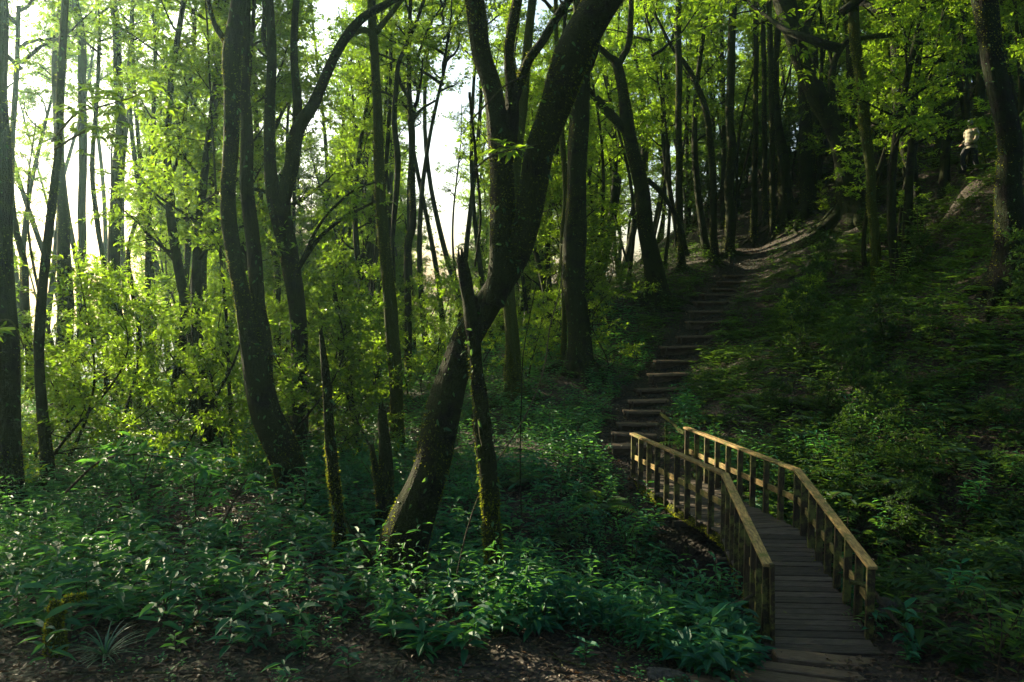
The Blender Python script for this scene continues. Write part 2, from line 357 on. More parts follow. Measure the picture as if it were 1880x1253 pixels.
# ---------------------------------------------------------------- tree generators
def limb_tree(seed, n_limbs, z0, z1, spread, up, r0, leaf_L, n_leaf, lv2=5, lv3=5, droop=.0, trunk_h=None, axis=None, tw_len=.55, s1=1., leafmat=0):
    """returns (limbs Acc, leaves Acc). limbs grow from the trunk axis between z0 and z1"""
    g = np.random.default_rng(seed); limbs = Acc(); lf = Acc(); tp, td, tt = [], [], []
    for i in range(n_limbs):
        t = (i + g.uniform(0, .8)) / n_limbs; az = i * 2.4 + g.uniform(-.5, .5)
        base = np.array(axis(z0 + (z1 - z0) * t)) if axis else np.array([0, 0, z0 + (z1 - z0) * t])
        ln = spread * g.uniform(.65, 1.1) * (1 - .45 * t)
        d = np.array([math.cos(az), math.sin(az), up + t * .8 + g.uniform(-.15, .2)])
        d /= np.linalg.norm(d); n = 7; pts = [base]; dd = d.copy()
        for k in range(n):
            dd = dd + g.normal(0, .16, 3) + np.array([0, 0, .05 - droop * .1]); dd /= np.linalg.norm(dd); pts.append(pts[-1] + dd * ln / n)
        pts = np.array(pts); r = r0 * (1 - .55 * t) * np.linspace(1, .22, n + 1)
        V, T = tube(pts, r, 6, .08, seed + i); limbs.add(V, T, smooth=True)
        for j in range(lv2):
            f = g.uniform(.25, 1.0) * n; k = min(int(f), n - 1); p0 = pts[k] + (pts[k + 1] - pts[k]) * (f - k)
            dir2 = nrm(pts[k + 1] - pts[k]) * .6 + nrm(g.normal(0, 1, 3)) * .8; dir2[2] = dir2[2] * .5 + .1 - droop; dir2 = nrm(dir2)
            l2 = ln * g.uniform(.25, .5); q = [p0]
            for k2 in range(4): dir2 = nrm(dir2 + g.normal(0, .18, 3)); q.append(q[-1] + dir2 * l2 / 4)
            q = np.array(q); V, T = tube(q, r[k] * .45 * np.linspace(1, .3, 5), 4); limbs.add(V, T, smooth=True)
            for m_ in range(lv3):
                f2 = g.uniform(.2, 1.) * 4; k2 = min(int(f2), 3); p1 = q[k2] + (q[k2 + 1] - q[k2]) * (f2 - k2)
                d3 = nrm(dir2 * .5 + nrm(g.normal(0, 1, 3)) * np.array([1, 1, .45])); d3[2] -= droop * .6; d3 = nrm(d3); l3 = tw_len * g.uniform(.6, 1.3)
                tp.append(p1); td.append(d3 * l3); tt.append(g.uniform(0, .5))
    tp = np.array(tp); td = np.array(td); tt = np.array(tt); Nn = len(tp)
    # twigs as thin 3-sided strips
    sd = nrm(np.cross(td, [0, 0, 1.])) * .006; o = np.array([0, 0, .008])
    V = np.stack([tp - sd, tp + sd, tp + td, tp + o], 1).reshape(-1, 3); bi = np.arange(Nn)[:, None] * 4
    T = np.concatenate([bi + [0, 1, 2], bi + [1, 3, 2], bi + [3, 0, 2]]); lf.add(V, T, 1, 0)
    a = g.uniform(.1, 1.02, (Nn, n_leaf)); pos = tp[:, None] + td[:, None] * a[..., None]; pos = pos.reshape(-1, 3) + g.normal(0, .02, (Nn * n_leaf, 3))
    tdr = np.repeat(nrm(td), n_leaf, 0); up_ = nrm(np.array([0, 0, 1.]) + g.normal(0, .45, (len(pos), 3)))
    sgn = np.where(g.random(len(pos)) < .5, 1, -1)[:, None]
    ld = tdr * .55 + np.cross(up_, tdr) * sgn * .8 + g.normal(0, .25, (len(pos), 3)); ld[:, 2] -= .12
    L = leaf_L * g.uniform(.6, 1.25, len(pos))
    leaves(lf, pos, ld, up_, L, L * g.uniform(.36, .5, len(pos)), tint=np.clip(np.repeat(tt, n_leaf) + g.uniform(0, .5, len(pos)), 0, 1))
    return limbs, lf

LEAFM = [M['leaf_far'], M['twig'], M['bark_dark']]
def variant_crown(k, **kw):
    l, f = limb_tree(k, **kw)
    f.absorb(l, 2)
    return f.mesh('crown', LEAFM)
# crowns without a trunk: origin = top of trunk
CROWN = [variant_crown(100 + k, n_limbs=11, z0=-2.5, z1=3.5, spread=3.6, up=.45, r0=.085, leaf_L=.15, n_leaf=15, lv2=7, lv3=6, tw_len=.6) for k in range(5)]

def curvy(seed, h, amp):
    g = np.random.default_rng(seed); a = g.uniform(-amp, amp, 6); p = g.uniform(0, 6.28, 4)
    def ax(z):
        t = z / h
        return np.array([amp * (math.sin(t * 4 + p[0]) - math.sin(p[0])) + a[0] * t * 2, amp * (math.sin(t * 5 + p[1]) - math.sin(p[1])) + a[1] * t * 2, z])
    return ax
def variant_tall(k, h, r, low=.35, **kw):
    ax = curvy(k, h, .35 + .02 * h); zs = np.linspace(-.5, h, 26); pts = np.array([ax(z) for z in zs])
    t = np.clip(zs / h, 0, 1); rad = r * (1 - .75 * t) * (1 + .5 * np.exp(-np.maximum(zs, 0) / .4))
    tr = Acc().add(*tube(pts, rad, 9, .07, k), smooth=True)
    l, f = limb_tree(k, z0=h * low, z1=h * .98, axis=ax, **kw)
    tr.absorb(l, 1)
    return tr.mesh('trunk', [M['bark'], M['bark_dark']]), f.mesh('crown', LEAFM)
TALL = [variant_tall(200 + k, h=17 + k, r=.22, low=.32, n_limbs=18, spread=3.2, up=.3, r0=.07, leaf_L=.18, n_leaf=15, lv2=7, lv3=6, tw_len=.65) for k in range(4)]
MID = [variant_tall(220 + k, h=7.5 + k, r=.09, low=.22, n_limbs=14, spread=2.1, up=.3, r0=.035, leaf_L=.14, n_leaf=14, lv2=5, lv3=5, tw_len=.5) for k in range(4)]
LOW = [variant_tall(240 + k, h=3.4 + .4 * k, r=.035, low=.06, n_limbs=12, spread=1.35, up=.35, r0=.018, leaf_L=.13, n_leaf=12, lv2=4, lv3=4, tw_len=.4) for k in range(4)]

def variant_shrub(k):
    tr, f = variant_tall(280 + k, h=3. + .4 * k, r=.03, low=.04, n_limbs=12, spread=1.4, up=.3, r0=.016, leaf_L=.17, n_leaf=12, lv2=4, lv3=4, tw_len=.4)
    f.materials[0] = M['leaf_slope_shade']; return tr, f
DARK = [variant_shrub(k) for k in range(3)]
POLE = [variant_tall(260 + k, h=17 + k, r=.13, low=.62, n_limbs=9, spread=2.0, up=.5, r0=.05, leaf_L=.17, n_leaf=13, lv2=5, lv3=5, tw_len=.6) for k in range(4)]
def put_tree(kind, k, x, y, s, rz, name, label, cat, group, squash=1.):
    z = gz(x, y); e = empty(name, (x, y, z), rz, (s, s, s * squash)); tag(e, label, cat, group)
    tr, f = kind[k % len(kind)]
    link('trunk', tr, e); link('crown', f, e)
    return e

# ---------------------------------------------------------------- moss / ivy on traced trunks
def surf_scatter(V, T, n, g):
    A = V[T[:, 0]]; B = V[T[:, 1]]; C = V[T[:, 2]]; nn = np.cross(B - A, C - A); ar = np.linalg.norm(nn, axis=1)
    idx = g.choice(len(T), n, p=ar / ar.sum()); u = g.random(n); v = g.random(n); m = u + v > 1; u[m] = 1 - u[m]; v[m] = 1 - v[m]
    p = A[idx] + (B - A)[idx] * u[:, None] + (C - A)[idx] * v[:, None]
    return p, nrm(nn[idx])

def traced_tree(name, label, cat, main, Y, branches=(), dY=0., base_flare=.5, crown=True, crown_s=1., extra=8, drop=0., moss=0, moss_L=.03, ivy=0, ivy_L=.07, material='bark', group=None, sides=14, step=.12, bump=.06, bury=.5, k=0, lean_end=None):
    """main: [(px,py,width_px)] from base up. Y may be a number; dY is added linearly to the distance up to the top"""
    g = np.random.default_rng(abs(hash_(name + str(main[0]))) % 10 ** 6)
    n = len(main); rows = []
    for i, (px, py, w) in enumerate(main):
        y = Y + dY * i / max(1, n - 1); rows.append([*P(px, py, y), w * y / F / 2])
    rows = np.array(rows); base = rows[0, :3].copy(); base[2] = gz(base[0], base[1])
    d0 = nrm(rows[0, :3] - rows[1, :3]); 
    if bury: rows = np.r_[[np.r_[rows[0, :3] + d0 * bury, rows[0, 3] * 1.1]], rows]
    if extra and Y >= 20: extra = 2.
    if extra:
        de = nrm(rows[-1, :3] - rows[-2, :3]); de = nrm(de + np.array([0, 0, .5]))
        rows = np.r_[rows, [np.r_[rows[-1, :3] + de * extra * .5, rows[-1, 3] * .9]], [np.r_[rows[-1, :3] + de * extra, rows[-1, 3] * .75]]]
    sp_ = spline(rows, step); r = sp_[:, 3].copy()
    hgt = np.maximum(0, sp_[:, 2] - base[2])
    r = r * (1 + base_flare * np.exp(-hgt / (.25 + r.max() * .6)))
    pts = sp_[:, :3] - base
    wob = np.random.default_rng(g.integers(1e6)); s = np.arange(len(pts)) * step
    pts = pts + (np.c_[np.sin(s * 1.9 + wob.uniform(0, 6)), np.sin(s * 2.3 + wob.uniform(0, 6)), s * 0] * (r * .12)[:, None])
    e = empty(name, base); tag(e, label, cat, group)
    V, T = tube(pts, r, sides, bump, int(g.integers(1e6)))
    tr = Acc().add(V, T, smooth=True)
    rb = r[len(r) // 12 if extra else 0]
    if rb > .13 and base_flare > 0:
        for q in range(6):
            az = q * 1.047 + g.uniform(-.4, .4); rr = np.linspace(rb * .5, rb * (2.6 + g.uniform(0, 1.6)), 8); wv = az + np.cumsum(g.normal(0, .09, 8))
            X_, Y_ = base[0] + np.cos(wv) * rr, base[1] + np.sin(wv) * rr; Z_ = ground(X_, Y_) - base[2] + rb * np.linspace(.75, -.12, 8) ** 1 * np.linspace(1, .3, 8)
            tr.add(*tube(np.c_[X_ - base[0], Y_ - base[1], Z_], rb * np.linspace(.42, .07, 8), 8, .12, q), smooth=True)
    if material == 'bark_snag' or name == 'dead tree' or (not crown and not extra):
        for q in range(9):
            az = q * .7 + g.uniform(-.2, .2); t0 = pts[-1] + np.array([math.cos(az), math.sin(az), 0]) * r[-1] * .62 - [0, 0, .06]
            tr.add(*tube(np.array([t0, t0 + [g.normal(0, .012), g.normal(0, .012), g.uniform(.06, .2)]]), np.array([r[-1] * .38, .004]), 5))
    tr.build('trunk', M[material], e)
    allV, allT = [V], [T]; off = len(V)
    for b in branches:
        yb0 = Y + b.get('y0', 0); yb1 = Y + b.get('y1', b.get('y0', 0)); q = b['p']; rws = []
        for i, (px, py, w) in enumerate(q):
            y = yb0 + (yb1 - yb0) * i / (len(q) - 1); rws.append([*(P(px, py, y) - base), w * y / F / 2])
        if b.get('ext'):
            de = nrm(np.array(rws[-1][:3]) - np.array(rws[-2][:3]) + np.array([0, 0, .1])); rws.append([*(np.array(rws[-1][:3]) + de * b['ext']), rws[-1][3] * .5])
        ss = spline(rws, step); V2, T2 = tube(ss[:, :3], ss[:, 3], max(6, sides - 4), bump, int(g.integers(1e6)))
        Acc().add(V2, T2, smooth=True).build('branch', M[material], e)
        allV.append(V2); allT.append(T2 + off); off += len(V2)
        if b.get('leafy'):
            link_sprays(e, ss[:, :3], b['leafy'], g)
    AV, AT = np.concatenate(allV), np.concatenate(allT)
    if moss:
        p, nn = surf_scatter(AV, AT, moss, g)
        # clumpy coverage
        cl = np.sin(p[:, 0] * 7 + p[:, 2] * 2.1) + np.sin(p[:, 1] * 6 + 2 - p[:, 2]) + 1.1 * np.sin(p[:, 2] * 3.1 + p[:, 0] * 3) + g.normal(0, .45, len(p)); kk = cl > .15; p, nn = p[kk], nn[kk]
        a = Acc(); L = moss_L * g.uniform(.5, 1.6, len(p)); d = nn * .7 + g.normal(0, .45, p.shape); d[:, 2] -= .25
        leaves(a, p - nn * .004, d, nrm(g.normal(0, 1, p.shape)), L, L * .42); tag(a.build('moss', M['moss'], e), kind='stuff')
    if ivy:
        p, nn = surf_scatter(AV, AT, ivy, g)
        cl = np.sin(p[:, 0] * 5 + 3) + np.sin(p[:, 2] * 3.2 + p[:, 1] * 4) + g.normal(0, .8, len(p)); kk = cl > -.4; p, nn = p[kk], nn[kk]
        a = Acc(); L = ivy_L * g.uniform(.5, 1.5, len(p)); d = g.normal(0, .5, p.shape) + nn * .35; d[:, 2] -= .8
        leaves(a, p + nn * .01, d, nn + g.normal(0, .3, p.shape), L, L * .45, big=True); a.build('climber_leaves', M['leaf_ivy'], e)
    if crown:
        top = pts[-1] - [0, 0, drop]
        for nm, me in (('crown', CROWN[k % 5]),):
            o = link(nm, me, e, tuple(top)); o.scale = (crown_s,) * 3; o.rotation_euler = (0, 0, g.uniform(0, 6.28))
    return e
def hash_(s):
    h = 7
    for c in s: h = (h * 31 + ord(c)) % 1000003
    return h
def link_sprays(e, pts, spec, g, name='foliage', L0=.14):
    """leafy twigs along a polyline. spec=(n twigs, length)"""
    n, ln = spec[:2]; a = Acc()
    k = g.integers(len(pts) // 3, len(pts) - 1, n); p = pts[k]; d = nrm(np.c_[g.normal(0, 1, (n, 2)), g.normal(0, .5, n)]) * (ln * g.uniform(.5, 1.3, n))[:, None]
    sd = nrm(np.cross(d, [0, 0, 1.])) * .006
    V = np.stack([p - sd, p + sd, p + d], 1).reshape(-1, 3); a.add(V, np.arange(3 * n).reshape(-1, 3), 1)
    m_ = 12; t = g.uniform(.2, 1.05, (n, m_)); pos = (p[:, None] + d[:, None] * t[..., None]).reshape(-1, 3)
    up = nrm(np.array([0, 0, 1.]) + g.normal(0, .4, pos.shape)); dr = np.repeat(nrm(d), m_, 0); sg = np.where(g.random(len(pos)) < .5, 1, -1)[:, None]
    ld = dr * .5 + np.cross(up, dr) * sg + g.normal(0, .2, pos.shape); L = L0 * g.uniform(.6, 1.2, len(pos)); leaves(a, pos, ld, up, L, L * .42)
    return a.build(name, LEAFM, e)


# ================================================================= SCENE: traced trees
TT = traced_tree
TT('leaning_tree', 'massive dark leaning tree, its trunk slanting up to the right with climbing leaves', 'tree',
   [(712, 1062, 92), (727, 1029, 86), (749, 960, 80), (779, 892, 68), (799, 839, 68), (819, 753, 66), (836, 684, 58), (858, 616, 58), (900, 547, 50), (930, 500, 50), (955, 455, 50), (972, 400, 50), (982, 343, 50), (992, 270, 52), (1018, 190, 56), (1046, 110, 62), (1092, 30, 62), (1140, -40, 60), (1190, -110, 55)],
   10.3, [dict(p=[(905, 560, 42), (920, 500, 48), (922, 429, 46), (922, 343, 43), (917, 275, 40), (905, 172, 36), (884, 100, 35), (875, 30, 34), (868, -40, 32)], y0=-.1, y1=.3, ext=3),
          dict(p=[(928, 300, 26), (938, 230, 26), (940, 170, 24), (934, 103, 18), (940, 51, 18), (950, 0, 18), (956, -50, 16)], y0=.1, y1=.6, ext=2),
          dict(p=[(938, 200, 20), (966, 120, 17), (994, 79, 16), (1021, 34, 15), (1052, -10, 14), (1080, -60, 12)], y0=.3, y1=1.0, ext=2),
          dict(p=[(1030, 170, 16), (1075, 130, 18), (1095, 70, 15), (1085, 20, 12), (1070, -30, 10)], y0=.3, y1=1.2, ext=1.5)],
   base_flare=.18, moss=26000, moss_L=.028, ivy=1500, ivy_L=.075, sides=22, step=.08, bump=.07, k=0)
TT('broken_trunk', 'tall mossy broken trunk with snapped top standing just in front of the leaning tree', 'dead tree',
   [(916, 1100, 30), (912, 1060, 31), (908, 1029, 34), (903, 960, 33), (900, 892, 34), (891, 822, 32), (884, 753, 29), (874, 690, 25), (866, 616, 27), (862, 564, 23), (857, 530, 23), (852, 495, 20), (847, 472, 18)],
   9.4, [dict(p=[(868, 620, 14), (876, 600, 12), (878, 575, 9), (872, 545, 8)], y0=.05), dict(p=[(890, 820, 12), (884, 800, 10), (880, 770, 6)], y0=-.15)],
   base_flare=.1, moss=9000, moss_L=.03, ivy=160, crown=False, extra=0, sides=18, step=.06, material='bark', bump=.17)
TT('twin_trunk_tree', 'large twin-stemmed dark tree with ivy, its stems joining low and curving to the base', 'tree',
   [(548, 945, 62), (539, 900, 56), (522, 845, 58), (503, 800, 58), (487, 753, 56), (474, 684, 50), (460, 630, 40), (445, 550, 30), (431, 479, 29), (421, 410, 27), (420, 343, 26), (424, 275, 26), (424, 172, 28), (425, 103, 33), (436, 34, 29), (441, -10, 26), (446, -60, 25)],
   13.5, [dict(p=[(484, 705, 34), (482, 630, 34), (473, 560, 27), (468, 479, 27), (461, 410, 26), (453, 343, 24), (453, 240, 22), (448, 137, 19), (451, 34, 17), (452, -50, 15)], y0=.1, y1=.7, ext=3),
          dict(p=[(425, 90, 14), (408, 68, 11), (392, 40, 9), (382, 0, 8), (372, -40, 7)], y0=0, y1=.3, ext=1)],
   base_flare=.15, moss=13000, moss_L=.03, ivy=1500, ivy_L=.075, sides=18, step=.1, k=1)
TT('forked_tree', 'dark tree forking in a V at mid height, right of the large twin-stemmed tree', 'tree',
   [(540, 862, 40), (545, 800, 34), (549, 753, 32), (551, 684, 32), (551, 616, 31), (544, 547, 32), (530, 479, 34), (520, 425, 36), (513, 385, 36), (500, 330, 24), (495, 280, 21), (494, 206, 19), (500, 103, 17), (497, 34, 15), (490, -50, 13)],
   16.5, [dict(p=[(516, 400, 24), (524, 350, 27), (535, 309, 27), (546, 240, 25), (577, 189, 21), (607, 120, 18), (635, 69, 17), (668, 32, 15), (720, 2, 12), (760, -30, 10)], y0=0, y1=-.6, ext=2),
          dict(p=[(545, 245, 18), (546, 189, 16), (540, 110, 14), (541, 40, 12), (548, -40, 11)], y0=0, y1=.4, ext=2),
          dict(p=[(540, 510, 12), (552, 485, 10), (583, 441, 8), (610, 416, 7), (640, 395, 6), (690, 370, 4)], y0=-.1, y1=-1.0, leafy=(14, .5)),
          dict(p=[(556, 478, 8), (572, 440, 6), (600, 395, 5), (650, 350, 4), (690, 335, 3)], y0=-.3, y1=-1.2, leafy=(14, .5)),
          dict(p=[(500, 110, 12), (484, 70, 10), (486, 20, 8), (480, -40, 7)], y0=0, y1=.4, ext=1)],
   base_flare=.25, moss=8000, ivy=900, ivy_L=.08, sides=16, k=2)
TT('sunlit_trunk_tree', 'straight tree with bright mossy left edge, between the V-forked and leaning trees', 'tree',
   [(735, 850, 30), (731, 822, 27), (728, 753, 24), (725, 684, 25), (721, 616, 26), (716, 547, 25), (707, 479, 22), (702, 412, 21), (697, 309, 18), (692, 206, 17), (689, 103, 16), (683, 34, 15), (680, -40, 14)],
   19, [dict(p=[(688, 70, 12), (670, 55, 11), (648, 62, 10), (622, 90, 9), (600, 130, 7)], y0=0, y1=-.8, leafy=(12, .5)), dict(p=[(690, 60, 12), (706, 40, 10), (726, 15, 9), (750, -20, 8)], y0=0, y1=.5, ext=1)],
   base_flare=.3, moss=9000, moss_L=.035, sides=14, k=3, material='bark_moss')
TT('wavy_tree', 'slim pale tree in the sky gap, wavy stem splitting near the top', 'tree',
   [(752, 720, 13), (749, 657, 13), (749, 547, 13), (748, 479, 13), (750, 440, 14), (757, 412, 13), (757, 309, 12), (755, 240, 12), (752, 172, 9), (751, 100, 8), (752, 40, 7), (755, -30, 7)],
   25, [dict(p=[(752, 225, 8), (762, 215, 7), (775, 200, 5), (800, 185, 4)], y0=0, leafy=(8, .6)), dict(p=[(750, 180, 6), (738, 160, 6), (730, 137, 7)], y0=0)], moss=3000, moss_L=.04, k=4, sides=10, crown_s=.8, drop=4.2)
TT('wavy_tree', 'very thin crooked tree with an S-bend beside the slim wavy tree in the sky gap', 'tree',
   [(718, 640, 7), (722, 520, 8), (720, 450, 8), (723, 412, 9), (730, 309, 11), (724, 223, 10), (728, 160, 9), (731, 120, 8), (745, 85, 7), (758, 55, 7), (767, 34, 6), (785, -20, 6)], 24, k=0, sides=9, crown_s=.7, drop=3.2)
TT('mossy_tree', 'stout mossy trunk seen just right of the broken trunk, lit yellow-green at its foot', 'tree',
   [(948, 740, 36), (946, 726, 33), (944, 705, 30), (941, 684, 29), (939, 616, 26), (936, 560, 24), (934, 500, 23), (936, 420, 22), (945, 330, 20), (958, 200, 18), (972, 60, 16), (980, -40, 15)],
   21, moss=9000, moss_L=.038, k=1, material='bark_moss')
TT('thick_straight_tree', 'thick straight dark tree on the bank left of the steps, base flaring over the ferns', 'tree',
   [(1067, 690, 62), (1065, 672, 54), (1063, 650, 46), (1060, 582, 40), (1056, 513, 41), (1053, 440, 42), (1055, 400, 38), (1060, 343, 34), (1061, 240, 35), (1066, 137, 36), (1070, 69, 34), (1066, 0, 32), (1062, -60, 30)],
   23.5, base_flare=.25, moss=9000, moss_L=.035, ivy=600, k=2, sides=18)
TT('slender_tree', 'slender sunlit stem hugging the left side of the thick straight tree', 'tree',
   [(1035, 690, 12), (1036, 600, 11), (1035, 500, 11), (1034, 430, 12), (1038, 343, 11), (1030, 223, 10), (1024, 120, 9), (1020, 0, 8)], 23.8, moss=2500, k=3, sides=9, crown_s=.7, material='bark_moss')
TT('slender_tree', 'slim dark stem beside the right hand stem of the leaning tree, seen through the gap', 'tree',
   [(1015, 640, 10), (1012, 560, 10), (1005, 470, 9), (1012, 380, 9), (1022, 280, 9), (1030, 180, 8), (1036, 60, 7)], 29, k=4, sides=9, crown_s=.7)
TT('crooked_tree', 'dark crooked tree left of the steps with Y-shaped top and an elbow branch', 'tree',
   [(1207, 540, 44), (1203, 523, 38), (1196, 479, 33), (1186, 412, 29), (1176, 343, 27), (1162, 275, 25), (1150, 215, 25), (1143, 170, 20), (1134, 120, 18), (1120, 105, 12), (1098, 84, 10), (1080, 60, 9), (1060, 20, 8)],
   30, [dict(p=[(1150, 240, 18), (1135, 225, 16), (1115, 205, 16), (1098, 185, 14), (1080, 165, 12), (1068, 140, 10)], y0=0, y1=-.5),
        dict(p=[(1133, 125, 13), (1143, 105, 12), (1155, 80, 11), (1158, 34, 10), (1160, -20, 9)], y0=0, ext=2), dict(p=[(1188, 330, 10), (1210, 350, 9), (1235, 385, 9), (1250, 420, 9), (1262, 470, 9)], y0=.2, y1=.5)],
   moss=8000, moss_L=.04, k=0, sides=14)
R_TREES = [
 ('pole_tree', 'straight thin tree directly right of the crooked Y-topped tree near the steps', [(1252, 492, 14), (1248, 412, 13), (1246, 240, 12), (1246, 103, 12), (1245, 0, 11)], 35, 1),
 ('curved_sapling', 'thin arched tree bending left at its top, second stem left of the step top', [(1312, 482, 14), (1310, 412, 13), (1308, 309, 12), (1302, 240, 12), (1290, 185, 11), (1272, 140, 9), (1252, 110, 8), (1235, 90, 6)], 36, 2),
 ('pole_tree', 'straight mid-thickness tree rooted exactly at the head of the steps, gently wavy', [(1337, 470, 22), (1340, 429, 20), (1340, 343, 18), (1343, 275, 16), (1340, 206, 15), (1343, 103, 15), (1346, 0, 14)], 37, 3),
 ('pole_tree', 'first of three close parallel thin poles above the dirt crest of the trail', [(1384, 445, 13), (1384, 400, 12), (1386, 309, 11), (1388, 172, 9), (1388, 34, 9)], 38.5, 4),
 ('pole_tree', 'middle and thinnest of three close parallel poles above the dirt crest of the trail', [(1405, 440, 10), (1404, 309, 9), (1403, 172, 9), (1401, 20, 8)], 39, 0),
 ('pole_tree', 'thin pole standing on the sunlit dirt at the right end of the trail crest', [(1423, 455, 12), (1419, 429, 10), (1417, 206, 10), (1412, 0, 9)], 37.5, 1),
 ('ridge_tree', 'tree on the ridge swelling toward its foot, just right of the three thin poles', [(1447, 400, 28), (1446, 378, 25), (1442, 343, 22), (1434, 265, 19), (1424, 180, 13), (1428, 51, 11), (1432, -20, 10)], 38, 2),
 ('ridge_tree', 'upright paler trunk on the ridge between the swelling tree and the big leaning dark one', [(1481, 385, 26), (1480, 360, 24), (1478, 250, 24), (1476, 170, 20), (1474, 60, 18)], 37, 3),
 ('ridge_tree', 'faint trunk partly hidden behind the paler ridge tree on its right', [(1497, 385, 16), (1490, 300, 15), (1497, 200, 14), (1494, 80, 12)], 39, 4),
 ('ridge_tree', 'dark straight trunk seen behind the left side of the yellow-lit slender tree', [(1572, 390, 20), (1570, 300, 18), (1567, 200, 17), (1560, 80, 15), (1556, -10, 14)], 35, 0),
]
for i, (nm, lb, pts, Y, k) in enumerate(R_TREES):
    TT(nm, lb, 'tree', pts, Y, moss=2500, moss_L=.045, k=k, sides=10, step=.2, crown_s=.85)
TT('big_ridge_tree', 'big black tree leaning left from the ridge, sky showing through its forked side stem', 'tree',
   [(1568, 410, 62), (1566, 378, 48), (1560, 325, 44), (1542, 275, 35), (1527, 223, 33), (1501, 182, 35), (1484, 145, 32), (1472, 110, 31), (1460, 69, 32), (1446, 25, 36), (1430, -30, 36)],
   33.5, [dict(p=[(1533, 245, 17), (1529, 205, 16), (1527, 172, 13), (1530, 120, 12), (1545, 88, 11), (1562, 70, 9), (1580, 60, 8)], y0=0, y1=-.3),
          dict(p=[(1466, 90, 14), (1478, 55, 12), (1492, 20, 11), (1505, -30, 9)], y0=0, ext=1.5)], moss=5000, moss_L=.04, k=2, sides=16)
TT('yellow_lit_tree', 'slender tree with its lower trunk lit bright mossy yellow, rooted on the open right slope', 'tree',
   [(1616, 552, 24), (1613, 535, 19), (1609, 500, 17), (1607, 429, 17), (1600, 378, 17), (1597, 309, 17), (1590, 240, 19), (1583, 172, 18), (1574, 103, 18), (1566, 0, 19), (1560, -50, 18)],
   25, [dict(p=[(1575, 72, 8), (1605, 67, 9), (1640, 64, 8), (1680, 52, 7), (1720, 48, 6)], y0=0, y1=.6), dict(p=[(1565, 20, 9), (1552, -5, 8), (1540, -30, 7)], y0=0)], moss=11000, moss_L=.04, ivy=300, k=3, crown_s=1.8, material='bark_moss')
TT('peeling_tree', 'dark tree on the right slope with bare orange wood on its lower stem', 'tree',
   [(1691, 490, 17), (1686, 412, 15), (1683, 360, 15), (1679, 326, 16), (1672, 295, 22), (1666, 275, 25), (1656, 206, 27), (1649, 103, 25), (1645, 0, 24), (1642, -50, 23)], 28, moss=3500, k=4, crown_s=1.8, material='bark_dark')
TT('right_edge_tree', 'very thick black tree at the right edge of the view with mossy left side', 'tree',
   [(1862, 545, 84), (1857, 500, 64), (1857, 429, 52), (1855, 350, 44), (1853, 275, 42), (1840, 200, 39), (1826, 110, 38), (1812, 40, 39), (1800, -30, 42)], 18, moss=14000, moss_L=.035, ivy=900, k=0, sides=18, step=.1, crown_s=1.2, material='bark_dark')
